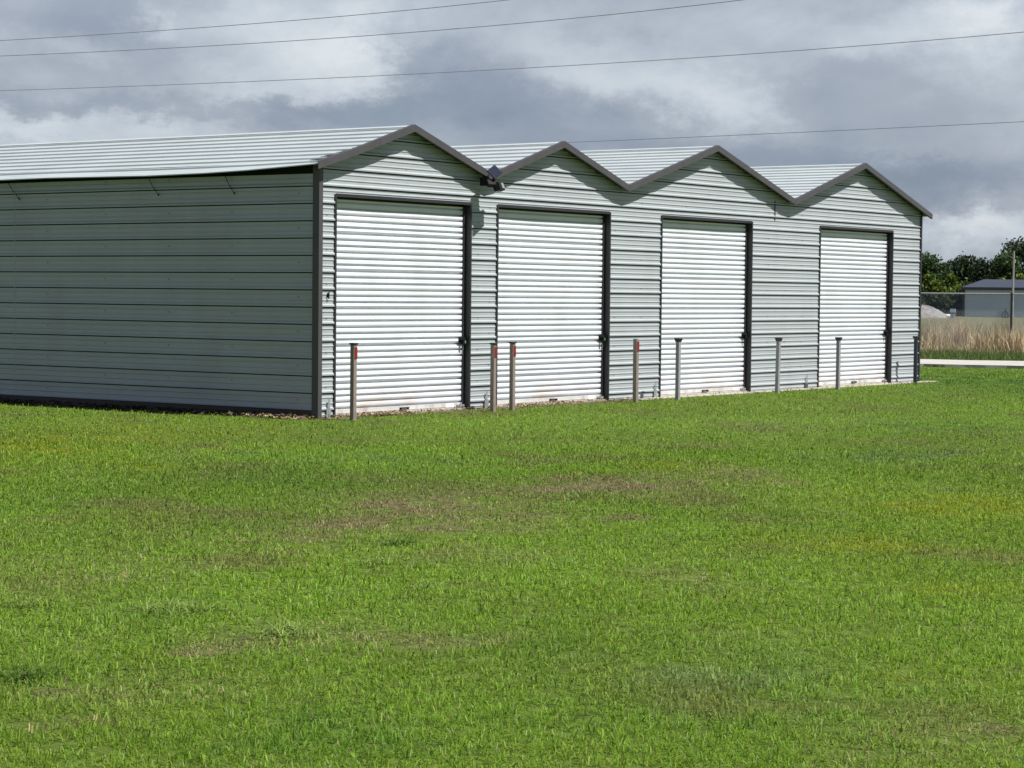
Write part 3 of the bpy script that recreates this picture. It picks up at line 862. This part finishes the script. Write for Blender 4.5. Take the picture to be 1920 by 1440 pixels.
q.append(litter(160, lambda: random.uniform(-0.5, -0.05), lambda: abs(random.gauss(0, 0.5)), 0.03, BR + [(0.5, 0.42, 0.2)]))
q.append(litter(420, lambda: random.gauss(1.15, 0.55), lambda: random.uniform(-0.28, 0.06), 0.028, BR))
q.append(litter(300, lambda: random.gauss(5.0, 0.7), lambda: random.uniform(-0.28, 0.06), 0.026, BR))
q.append(litter(260, lambda: random.uniform(0, 7.6), lambda: random.uniform(-0.3, 0.0), 0.024, BR))
q.append(litter(120, lambda: random.uniform(7.6, 18.2), lambda: random.uniform(-0.36, -0.1), 0.022, BR))
gq = ground_at(1751, 53.5)
q.append(litter(90, lambda: gq[0] + random.gauss(0, 0.12), lambda: gq[1] + random.gauss(0, 0.25), 0.06, [(0.12, 0.09, 0.06), (0.2, 0.14, 0.1)]))
v = join_np(q)
ll = np_mesh('leaf_litter', *v[:4], M['straw'], v[4]); tag(ll, 'dead leaves and debris scattered along the wall foot', 'leaves', None, 'stuff')

# ------------------------------------------------------------------ weed tufts in the lawn
WEEDS = [
    (62, 1138, 0.17, 46, 'pale', 'thin pale weed tuft left of the wide pale weed clump'),
    (308, 1146, 0.20, 60, 'pale', 'left half of the wide pale weed clump in the left foreground lawn'),
    (372, 1148, 0.21, 60, 'pale', 'upright right half of the wide pale weed clump in the left foreground lawn'),
    (540, 1192, 0.22, 70, 'pale', 'bushy pale weed tuft growing beside brown bare patches in the lawn'),
    (44, 1272, 0.21, 60, 'dark', 'dark broad bladed weed tuft nearest the bottom left corner of the lawn'),
    (746, 1022, 0.17, 50, 'dark', 'dark low weed tuft at the front edge of the long brown patch'),
    (708, 1058, 0.18, 50, 'pale', 'spreading weed tuft just in front of the dark low one near the brown patch'),
    (800, 1104, 0.12, 36, 'pale', 'small flat weed tuft in the mid lawn in front of the brown patch'),
]
for (px, py, size, cnt, tone, lab) in WEEDS:
    g = on_ground(px, py)
    V, Lp, S, T = [], [], [], []; C = []
    sx_, bias, off = random.uniform(0.5, 1.0), random.random() * 6.283, random.uniform(0.0, 0.7)
    for i in range(int(cnt * 2.2)):
        a = random.random() * 6.283 if random.random() > off else random.gauss(bias, 0.7)
        l = size * random.uniform(0.45, 1.3); el = random.uniform(0.12, 0.85); w = random.uniform(0.0030, 0.0058)
        ox = random.gauss(0, 0.055) * size / 0.2 * 1.4; oy = random.gauss(0, 0.04 * sx_) * size / 0.2
        dx, dy = math.cos(a), math.sin(a); b0 = len(V); tw = random.gauss(0, 0.35)
        for k in range(4):
            t = k / 3
            rr = l * math.cos(el) * t; zz = l * (math.sin(el) * t - 0.5 * t * t * math.cos(el))
            ex2, ey2 = dx - dy * tw * t, dy + dx * tw * t
            ww = w * (1 - 0.85 * t)
            zz = max(zz, 0.012 * t)
            V.append((ox + ex2 * rr - dy * ww, oy + ey2 * rr + dx * ww, zz)); V.append((ox + ex2 * rr + dy * ww, oy + ey2 * rr - dx * ww, zz))
        for k in range(3):
            S.append(len(Lp)); T.append(4)
            Lp += [b0 + 2 * k, b0 + 2 * k + 1, b0 + 2 * k + 3, b0 + 2 * k + 2]
        c = np.array((0.215, 0.30, 0.075) if tone == 'pale' else (0.085, 0.15, 0.028)) * random.uniform(0.45, 1.45)
        C += [c] * 8
    o = np_mesh('weed_tuft', np.array(V), np.array(Lp), np.array(S), np.array(T), M['blade'], np.array(C))
    o.location = (g[0], g[1], 0)
    tag(o, lab, 'weed', 'weed tufts growing in the lawn')

# ------------------------------------------------------------------ chain link fence
FN, FH = 41.5, 1.83
fe = empty('chain_link_fence', rp(FN, 4.0))
tag(fe, 'galvanised chain link fence with a top rail in the tall dry weeds', 'fence')
def fl_(t, z, dn=0.0):
    q = np.array(rp(FN + dn, t, z)) - np.array(rp(FN, 4.0)); return tuple(q)
T0, T1 = -13.0, 19.0
mb = MB(); mb.tube([fl_(T0, FH), fl_(T1, FH)], 0.024, 8); mb.build('top_rail', M['galv'], fe)
mesh_m = M['wire']
mb = MB()
s = 0.072
k = T0
dz = FH - 0.05
def strip_wire(ta, za, tb, zb):
    w = 0.0029
    a = fl_(ta, za); b_ = fl_(tb, zb)
    n = len(mb.v)
    e = np.array([0, 0, w * 1.4]); eu = np.array([RU[0], RU[1], 0]) * w
    a, b_ = np.array(a), np.array(b_)
    en = np.array([RN[0], RN[1], 0]) * w
    p = [a + e, a - e * 0.5 + en, a - e * 0.5 - en]; q_ = [b_ + e, b_ - e * 0.5 + en, b_ - e * 0.5 - en]
    mb.v += [tuple(z) for z in p + q_]
    for i in range(3):
        j = (i + 1) % 3
        mb.f.append((n + i, n + j, n + 3 + j, n + 3 + i)); mb.m.append(0)
while k < T1 + dz:
    t0_, t1_ = k, k - dz
    strip_wire(min(k, T1) if k > T1 else k, FH - (k - T1 if k > T1 else 0), max(k - dz, T0), 0.05 + max(0, T0 - (k - dz)))
    k += s
k = T0 - dz
while k < T1:
    za, ta = (FH, k) if k >= T0 else (FH - (T0 - k), T0)
    te, ze = (k + dz, 0.05) if k + dz <= T1 else (T1, 0.05 + (k + dz - T1))
    strip_wire(ta, za, te, ze)
    k += s
mb.build('wire_mesh', M['galv'], fe)
# posts: one beside the utility pole, others out of the frame or hidden by the building
pt = on_ground(1897, 640)[:2]
import itertools
d = ray(1897, 560)
lam = (FN - CAM[:2] @ RN) / (d[:2] @ RN); hit = CAM + lam * d
TP = hit[:2] @ RU
for t in (TP - 12, TP - 6, TP, TP + 6):
    mb = MB(); mb.tube([fl_(t, -0.1), fl_(t, FH + 0.04)], 0.036, 10); mb.build('fence_post', M['jamb'], fe)

# ------------------------------------------------------------------ far yard: shed, pole, gravel pile, cabinet
DS = 205.0
BG = []
shed_l = ground_at(1807, DS)
sh = empty('metal_shed', tuple(shed_l))
tag(sh, 'low blue grey metal shed with dark slate coloured roof beyond the weeds', 'shed')
ex = np.array([RT[0], RT[1], 0]); ex /= np.linalg.norm(ex); ey = np.array([FG[0], FG[1], 0.0])
ang = math.atan2(ex[1], ex[0]) + math.radians(-14)
sh.rotation_euler = (0, 0, ang)
SW, SD, SHH, SR = 22.0, 12.0, 2.62, 0.95
mb = MB()
nr = 110
for i in range(nr):                       # vertical ribbed front sheet
    xa = SW * i / nr; xb = SW * (i + 1) / nr; xm = xa + (xb - xa) * 0.75
    mb.face([(xa, 0, 0), (xm, 0, 0), (xm, 0, SHH), (xa, 0, SHH)])
    mb.face([(xm, 0, 0), (xm + 0.03, -0.012, 0), (xm + 0.03, -0.012, SHH), (xm, 0, SHH)])
    mb.face([(xm + 0.03, -0.012, 0), (xb, 0, 0), (xb, 0, SHH), (xm + 0.03, -0.012, SHH)])
mb.face([(0, SD, 0), (0, 0, 0), (0, 0, SHH), (0, SD, SHH)]); mb.face([(SW, 0, 0), (SW, SD, 0), (SW, SD, SHH), (SW, 0, SHH)])
mb.face([(SW, SD, 0), (0, SD, 0), (0, SD, SHH), (SW, SD, SHH)])
mb.build('wall', M['shed_wall'], sh)
mb = MB()                                 # hipped roof
e = 0.25; hx = 1.6
a0, a1, a2, a3 = (-e, -e, SHH + 0.16), (SW + e, -e, SHH + 0.16), (SW + e, SD + e, SHH + 0.16), (-e, SD + e, SHH + 0.16)
r0, r1 = (hx, SD / 2, SHH + SR), (SW - hx, SD / 2, SHH + SR)
mb.face([a0, a1, r1, r0]); mb.face([a2, a3, r0, r1]); mb.face([a3, a0, r0]); mb.face([a1, a2, r1])
mb.build('roof', M['shed_roof'], sh)
mb = MB(); mb.box(-e, SW + e, -e - 0.03, -e + 0.02, SHH - 0.10, SHH + 0.157); mb.box(-e - 0.03, -e - 0.001, -e, SD + e, SHH - 0.10, SHH + 0.157)
mb.build('fascia', M['jamb'], sh)
mb = MB(); mb.box(-0.10, 0.10, -0.06, -0.031, 0, SHH - 0.11); mb.build('corner_trim', M['jamb'], sh)

pp = ground_at(1899, 196.0)
pol = empty('utility_pole', tuple(pp)); tag(pol, 'weathered slim utility pole standing before the blue grey shed', 'pole')
mb = MB(); mb.tube([(0, 0, -0.2), (-0.01, 0, 2), (0.02, 0, 4.2), (0.05, 0, 6.0)], [0.105, 0.10, 0.09, 0.08], 10); mb.build('shaft', M['pole_wood'], pol)
mb = MB(); mb.box(0.10, 0.22, -0.12, 0.10, 4.95, 5.25); mb.build('bracket', M['pole_wood'], pol)
mb = MB(); mb.box(-0.30, -0.14, -0.12, 0.08, 1.0, 1.5); mb.tube([(-0.16, -0.04, 1.5), (-0.15, -0.04, 3.6)], 0.03, 6); mb.build('meter_box', M['galv'], pol)

rk = ground_at(1885, 198.0)
fr = empty('arched_frame', tuple(rk), ang); tag(fr, 'small dark arched metal frame with an upright, leaning before the blue grey shed', 'metal frame')
mb = MB()
mb.tube([(-0.28 + 0.28 * (1 - math.cos(t * math.pi)), 0, 0.55 * math.sin(t * math.pi) + 0.02) for t in np.linspace(0, 1, 12)], 0.03, 6)
mb.build('hoop', M['black'], fr)
mb = MB(); mb.tube([(0.0, 0.0, 0.0), (0.02, 0.0, 0.88)], 0.025, 6); mb.tube([(-0.26, 0, 0.03), (0.30, 0, 0.03)], 0.02, 6); mb.build('upright', M['black'], fr)

gpl = ground_at(1727, 190.0)
mb = MB()
na, nr_ = 40, 14
grid = {}
for i in range(nr_ + 1):
    for j in range(na):
        a = 2 * math.pi * j / na; rr = i / nr_
        R_ = 2.75 + 0.25 * math.sin(a * 3 + 1) ; x = math.cos(a) * R_ * rr; y = math.sin(a) * R_ * rr
        z = 1.08 * (1 - rr ** 1.7) * (1 + 0.07 * math.sin(a * 5 + rr * 6)) + random.uniform(-0.025, 0.025)
        grid[i, j] = len(mb.v); mb.v.append((x, y, max(z, -0.02) if i < nr_ else -0.05))
for i in range(nr_):
    for j in range(na):
        mb.f.append((grid[i, j], grid[i + 1, j], grid[i + 1, (j + 1) % na], grid[i, (j + 1) % na])); mb.m.append(0)
gp_ = mb.build('gravel_pile', M['gravel']); gp_.location = tuple(gpl)
tag(gp_, 'rounded heap of grey gravel at the right corner of the storage building, beyond the fence', 'gravel pile')

cb = ground_at(1787, 188.0)
ca = empty('utility_cabinet', tuple(cb), ang); tag(ca, 'small pale grey utility cabinet with a blue band beside the gravel pile', 'cabinet')
mb = MB(); mb.box(-0.21, 0.21, -0.15, 0.15, -0.05, 0.40); mb.box(-0.24, 0.24, -0.18, 0.18, 0.401, 0.80); mb.build('body', M['cabinet'], ca, bevel=0.02)
mb = MB(); mb.box(-0.245, 0.245, -0.186, -0.1805, 0.40, 0.50); mb.build('band', M['blue'], ca)
wt = ground_at(1777, 189.0)
mb = MB(); mb.tube([(-0.36, 0, 0.16), (-0.33, 0, 0.17), (0.27, 0, 0.17), (0.31, 0, 0.16)], [0.13, 0.17, 0.17, 0.12], 14)
mb.box(-0.30, -0.22, -0.15, 0.15, -0.03, 0.04); mb.box(0.15, 0.23, -0.15, 0.15, -0.03, 0.04)
wk = mb.build('tank', M['white']); wk.location = tuple(wt); wk.rotation_euler = (0, 0, ang)
tag(wk, 'low white tank lying between the gravel pile and the small cabinet', 'tank')

# ------------------------------------------------------------------ trees
def leaf_cloud(lobes, n, size, colr, seed):
    r = np.random.default_rng(seed)
    vol = np.array([l[3] * l[4] * l[5] for l in lobes]) ** 0.75
    idx = r.choice(len(lobes), n, p=vol / vol.sum())
    Lb = np.array(lobes)[idx]
    d = r.normal(size=(n, 3)); d /= np.linalg.norm(d, axis=1)[:, None]
    rad = r.random(n) ** 0.45
    p = Lb[:, :3] + d * rad[:, None] * Lb[:, 3:6] * (1 + 0.12 * r.normal(size=(n, 1)))
    # clumping: pull leaves toward local twig centres
    tw = r.integers(0, max(8, n // 26), n)
    cen = p[r.integers(0, n, max(8, n // 26))]
    near = cen[tw]
    pull = (np.linalg.norm(near - p, axis=1) < 0.9)
    p[pull] = near[pull] + r.normal(0, 0.22, (pull.sum(), 3))
    a = r.normal(size=(n, 3)); a /= np.linalg.norm(a, axis=1)[:, None]
    b_ = np.cross(a, r.normal(size=(n, 3))); b_ /= np.linalg.norm(b_, axis=1)[:, None]
    s = size * r.uniform(0.6, 1.4, (n, 1))
    V = np.empty((n, 4, 3)); V[:, 0] = p - a * s; V[:, 1] = p - b_ * s * 0.55; V[:, 2] = p + a * s; V[:, 3] = p + b_ * s * 0.55
    c = np.array(colr)[None] * np.clip(r.normal(1, 0.22, (n, 1)), 0.5, 1.7)
    hue = r.normal(1, 0.10, n); c[:, 0] *= hue
    lobe_tone = r.normal(1, 0.12, len(lobes))[idx][:, None]; c = c * lobe_tone
    return V.reshape(-1, 3), np.arange(n * 4), np.arange(n) * 4, np.full(n, 4), np.repeat(c, 4, 0)

def tree(px, depth, h, w, colr, seed, lab, n=5200, cat='tree', name='broadleaf_tree', low=0.12, group='trees beyond the field'):
    random.seed(seed)
    g = ground_at(px, depth)
    t = empty(name, tuple(g)); tag(t, lab, cat, group)
    lobes = []
    k = max(7, int(w * 1.8))
    for i in range(k):
        a = random.random() * 6.283; rr = random.random() ** 0.6 * w * 0.36
        zf = random.uniform(low + 0.12, 0.86)
        lim = math.sin(min(1, (1.05 - zf) * 1.5) * 1.57)
        s = w * random.uniform(0.13, 0.24)
        lobes.append((math.cos(a) * rr * lim, math.sin(a) * rr * lim, h * zf, s * 1.15, s * 1.15, s * random.uniform(0.65, 0.95)))
    lobes.append((random.uniform(-.1, .1) * w, 0, h * 0.88, w * 0.16, w * 0.16, h * 0.11))
    lobes.append((0, 0, h * 0.55, w * 0.30, w * 0.30, h * 0.28))
    tr = MB()
    tr.tube([(0, 0, -0.2), (random.uniform(-.1, .1), 0, h * 0.25), (random.uniform(-.2, .2), random.uniform(-.2, .2), h * 0.62)], [0.035 * h, 0.026 * h, 0.012 * h], 8)
    for l in lobes[:6]:
        tr.tube([(0, 0, h * 0.22), (l[0] * 0.5, l[1] * 0.5, l[2] * 0.65), (l[0], l[1], l[2])], [0.014 * h, 0.009 * h, 0.003 * h], 6)
    tr.build('trunk', M['bark'], t)
    V = leaf_cloud(lobes, n, 0.20, colr, seed)
    np_mesh('crown', *V[:4], M['leaf'], V[4], t)
    return t
DKG = (0.026, 0.050, 0.018); MDG = (0.036, 0.066, 0.020); OLV = (0.085, 0.125, 0.018); YEL = (0.15, 0.19, 0.03)
TREES = [
    (1738, 262, 7.0, 6.6, MDG, 101, 'dark green broad tree directly right of the storage building corner'),
    (1808, 270, 7.2, 7.6, DKG, 102, 'dark round topped tree in the middle of the gap between building and pole'),
    (1772, 285, 6.4, 6.0, DKG, 106, 'low dark tree behind, in the dip between the first two crowns'),
    (1853, 264, 6.1, 6.6, DKG, 103, 'lower dark tree left of the shed roof ridge, right of the round topped one'),
    (1887, 254, 7.4, 5.6, MDG, 104, 'ragged mid green tree just left of the utility pole'),
    (1926, 258, 9.2, 8.6, DKG, 105, 'tallest dark tree at the right edge of the photo behind the pole'),
    (1690, 268, 7.6, 8.0, DKG, 107, 'dark tree mostly hidden behind the far end of the storage building'),
    (1985, 262, 9.4, 9.0, MDG, 108, 'mid green tree beyond the tallest one, past the right edge'),
]
for (px, d, h, w, c, s, lab) in TREES:
    tree(px, d, h, w, c, s, lab)
BUSH = [
    (1742, 226, 4.3, 3.6, OLV, 201, 'bright olive bush right beside the storage building corner, behind the gravel pile'),
    (1764, 230, 3.6, 3.4, OLV, 202, 'small olive bush in the middle of the three sunlit bushes'),
    (1786, 227, 4.2, 3.8, OLV, 203, 'rounded olive bush left of the blue grey shed'),
    (1812, 236, 3.4, 3.6, MDG, 204, 'dark green bush half hidden behind the left end of the shed'),
    (1912, 238, 4.6, 3.4, YEL, 205, 'yellow green bush showing above the shed roof at the right edge'),
    (1880, 240, 4.0, 2.0, YEL, 206, 'small pale green bush peeping over the shed roof left of the pole'),
    (1752, 214, 2.2, 4.6, DKG, 207, 'low dark shrub behind the gravel pile under the olive bushes'),
    (1793, 215, 2.3, 4.6, DKG, 208, 'low dark shrub behind the utility cabinet at the shed corner'),
]
for (px, d, h, w, c, s, lab) in BUSH:
    tree(px, d, h, w, c, s, lab, n=2600, cat='bush', name='bush', low=-0.02, group='bushes beyond the fence')

# ------------------------------------------------------------------ overhead wires
WIRES = [  # three (px, py, depth) points each
    ((0, 76, 86), (480, 44, 79.5), (950, 0, 73), 'topmost overhead wire, leaving the photo at the top centre'),
    ((0, 105, 84), (700, 66, 76), (1390, 0, 68), 'second overhead wire from the top, leaving at the top right of centre'),
    ((0, 170, 92), (960, 129, 81), (1920, 60, 70), 'third overhead wire, crossing the whole sky from edge to edge'),
    ((850, 276, 96), (1390, 253, 88), (1920, 228, 80), 'lowest overhead wire, emerging from behind the second gable'),
]
for p0, p1, p2, lab in WIRES:
    a, m_, b_ = (at_depth(*q) for q in (p0, p1, p2))
    def ev(t):   # quadratic through t = 0, .5, 1
        return a * (2 * (t - 0.5) * (t - 1)) + m_ * (-4 * t * (t - 1)) + b_ * (2 * t * (t - 0.5))
    mb = MB(); mb.tube([ev(t) for t in np.linspace(-0.35, 1.3, 60)], 0.0125, 6)
    w_ = mb.build('overhead_wire', M['wire']); tag(w_, lab, 'wire', 'overhead wires across the sky')

# ------------------------------------------------------------------ light and sky
SUN_EL, SUN_AZ = math.radians(58), math.radians(13)     # azimuth from the front wall's normal toward +X
sd = Vector((math.sin(SUN_AZ) * math.cos(SUN_EL), -math.cos(SUN_AZ) * math.cos(SUN_EL), math.sin(SUN_EL)))
sl_ = bpy.data.lights.new('sun', 'SUN'); sl_.energy = 5.0; sl_.angle = math.radians(0.5); sl_.color = (1.0, 0.965, 0.915)
so2 = bpy.data.objects.new('sun', sl_); col.objects.link(so2)
so2.rotation_euler = (-sd).to_track_quat('-Z', 'Y').to_euler()

EXPO = 0.64
world = bpy.data.worlds.new('World'); scene.world = world; world.use_nodes = True
wt_ = world.node_tree; N = wt_.nodes; LK = wt_.links
bgn = N['Background']; bgn.inputs['Strength'].default_value = 0.1
sky = N.new('ShaderNodeTexSky'); sky.sky_type = 'NISHITA'; sky.sun_disc = False
sky.sun_elevation = SUN_EL; sky.sun_rotation = math.atan2(sd.x, sd.y)
tcw = N.new('ShaderNodeTexCoord')
sp_ = N.new('ShaderNodeSeparateXYZ'); LK.new(tcw.outputs['Generated'], sp_.inputs['Vector'])
def math_(op, a, b=None):
    n = N.new('ShaderNodeMath'); n.operation = op
    for i, q in enumerate((a, b)):
        if q is None: continue
        if isinstance(q, (int, float)): n.inputs[i].default_value = q
        else: LK.new(q, n.inputs[i])
    return n.outputs[0]
azn = math_('ARCTAN2', sp_.outputs['X'], sp_.outputs['Y'])
eln = math_('ARCSINE', sp_.outputs['Z'])
cmb = N.new('ShaderNodeCombineXYZ'); LK.new(azn, cmb.inputs['X']); LK.new(eln, cmb.inputs['Y'])
def vm(op, a, b):
    n = N.new('ShaderNodeVectorMath'); n.operation = op
    for i, q in enumerate((a, b)):
        if isinstance(q, tuple): n.inputs[i].default_value = q
        else: LK.new(q, n.inputs[i])
    return n
def noise(vec, scale, detail, rough, dist=0.0):
    n = N.new('ShaderNodeTexNoise'); n.inputs['Scale'].default_value = scale; n.inputs['Detail'].default_value = detail
    n.inputs['Roughness'].default_value = rough; n.inputs['Distortion'].default_value = dist
    LK.new(vec, n.inputs['Vector']); return n
st_ = vm('MULTIPLY', cmb.outputs[0], (1.0, 1.6, 1.0))
wn = noise(st_.outputs[0], 15, 9, 0.68)
w1 = vm('SUBTRACT', wn.outputs['Color'], (0.5, 0.5, 0.5)); w2 = vm('MULTIPLY', w1.outputs[0], (0.13, 0.058, 0.0))
wp = vm('ADD', cmb.outputs[0], w2.outputs[0])
BLOBS = [  # px, py, rx, ry, amount: banks of cloud at their bearings
    (560, 70, 190, 80, 0.34), (660, 120, 90, 60, 0.20), (480, 165, 130, 26, 0.20), (90, 65, 90, 30, 0.16), (290, 20, 40, 30, 0.2), (150, 25, 110, 28, -0.12),
    (70, 235, 110, 26, 0.26), (310, 218, 110, 22, 0.26), (300, 260, 160, 20, 0.12), (230, 195, 300, 18, -0.22), (850, 195, 190, 60, -0.30), (620, 210, 120, 26, -0.18), (780, 130, 60, 40, -0.1),
    (1000, 40, 160, 40, 0.05), (1120, 100, 100, 50, 0.10), (1350, 190, 100, 46, 0.30), (1180, 150, 100, 30, 0.16), (1130, 55, 50, 24, -0.1), (1060, 215, 180, 34, -0.16),
    (1700, 70, 200, 50, 0.20), (1880, 25, 90, 40, 0.34), (1560, 130, 180, 30, -0.10), (1640, 190, 240, 40, -0.10), (1450, 310, 300, 60, -0.28), (1760, 330, 170, 44, -0.28), (1720, 270, 80, 18, 0.14),
    (1860, 425, 130, 34, 0.34), (1790, 405, 60, 20, 0.16), (1880, 360, 70, 16, 0.08), (1100, 290, 200, 30, -0.12), (1820, 480, 180, 22, 0.02),
]
acc = None
for (px, py, rx, ry, amt) in BLOBS:
    d = ray(px, py); d = d / np.linalg.norm(d)
    a_, e_ = math.atan2(d[0], d[1]), math.asin(d[2])
    s1 = vm('SUBTRACT', wp.outputs[0], (a_, e_, 0.0)); s2 = vm('MULTIPLY', s1.outputs[0], (F_PX / rx * 0.9, F_PX / ry * 0.9, 0.0))
    dt = vm('DOT_PRODUCT', s2.outputs[0], s2.outputs[0])
    ex_ = math_('EXPONENT', math_('MULTIPLY', dt.outputs['Value'], -0.9))
    v_ = math_('MULTIPLY', ex_, amt)
    acc = v_ if acc is None else math_('ADD', acc, v_)
n1 = noise(st_.outputs[0], 9, 10, 0.60, 0.35); n2 = noise(st_.outputs[0], 24, 8, 0.58, 0.4)
val = math_('ADD', acc, math_('ADD', math_('MULTIPLY', math_('SUBTRACT', n1.outputs['Fac'], 0.5), 0.62), math_('MULTIPLY', math_('SUBTRACT', n2.outputs['Fac'], 0.5), 0.24)))
val = math_('ADD', val, 0.53)
cr = N.new('ShaderNodeValToRGB'); LK.new(val, cr.inputs['Fac'])
E_ = cr.color_ramp.elements
E_[0].position = 0.05; E_[0].color = (0.205, 0.262, 0.350, 1)
E_[1].position = 0.98; E_[1].color = (0.76, 0.80, 0.84, 1)
for p_, c_ in ((0.30, (0.285, 0.335, 0.425)), (0.50, (0.380, 0.425, 0.505)), (0.72, (0.550, 0.612, 0.685))):
    e2 = E_.new(p_); e2.color = (*c_, 1)
SC = 10.0 / 2 ** EXPO * 0.97
scl = N.new('ShaderNodeVectorMath'); scl.operation = 'SCALE'; scl.inputs['Scale'].default_value = SC
LK.new(cr.outputs['Color'], scl.inputs[0])
hi_ = N.new('ShaderNodeMapRange'); hi_.interpolation_type = 'SMOOTHSTEP'      # unseen upper sky dimmed to deepen the shade on the side wall
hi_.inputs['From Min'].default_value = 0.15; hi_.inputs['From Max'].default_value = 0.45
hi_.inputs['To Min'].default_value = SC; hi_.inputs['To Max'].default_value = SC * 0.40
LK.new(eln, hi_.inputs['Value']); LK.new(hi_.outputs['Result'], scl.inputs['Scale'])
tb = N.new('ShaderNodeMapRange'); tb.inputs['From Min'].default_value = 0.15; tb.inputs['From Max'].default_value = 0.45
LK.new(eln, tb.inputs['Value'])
bl = N.new('ShaderNodeMix'); bl.data_type = 'RGBA'; bl.inputs['A'].default_value = (1, 1, 1, 1); bl.inputs['B'].default_value = (0.86, 0.93, 1.30, 1)  # unseen upper sky tinted blue to cool the shaded surfaces
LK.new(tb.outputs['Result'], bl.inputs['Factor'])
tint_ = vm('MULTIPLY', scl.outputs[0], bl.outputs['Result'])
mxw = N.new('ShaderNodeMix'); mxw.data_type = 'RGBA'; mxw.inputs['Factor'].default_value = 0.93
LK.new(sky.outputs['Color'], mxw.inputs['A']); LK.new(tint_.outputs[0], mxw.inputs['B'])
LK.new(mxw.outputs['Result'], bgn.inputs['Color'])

scene.view_settings.view_transform = 'Standard'; scene.view_settings.look = 'None'
scene.view_settings.exposure = EXPO; scene.view_settings.gamma = 1.0

# ------------------------------------------------------------------ camera object
cam = bpy.data.cameras.new('camera'); co = bpy.data.objects.new('camera', cam); col.objects.link(co)
cam.sensor_width = 36.0; cam.sensor_fit = 'HORIZONTAL'; cam.lens = 36.0 * F_PX / 1920
cam.clip_start = 0.1; cam.clip_end = 8000
m = Matrix.Identity(4)
for i in range(3):
    m[i][0], m[i][1], m[i][2], m[i][3] = RT[i], UP[i], -FW[i], CAM[i]
co.matrix_world = m
scene.camera = co
scene.cycles.use_denoising = True
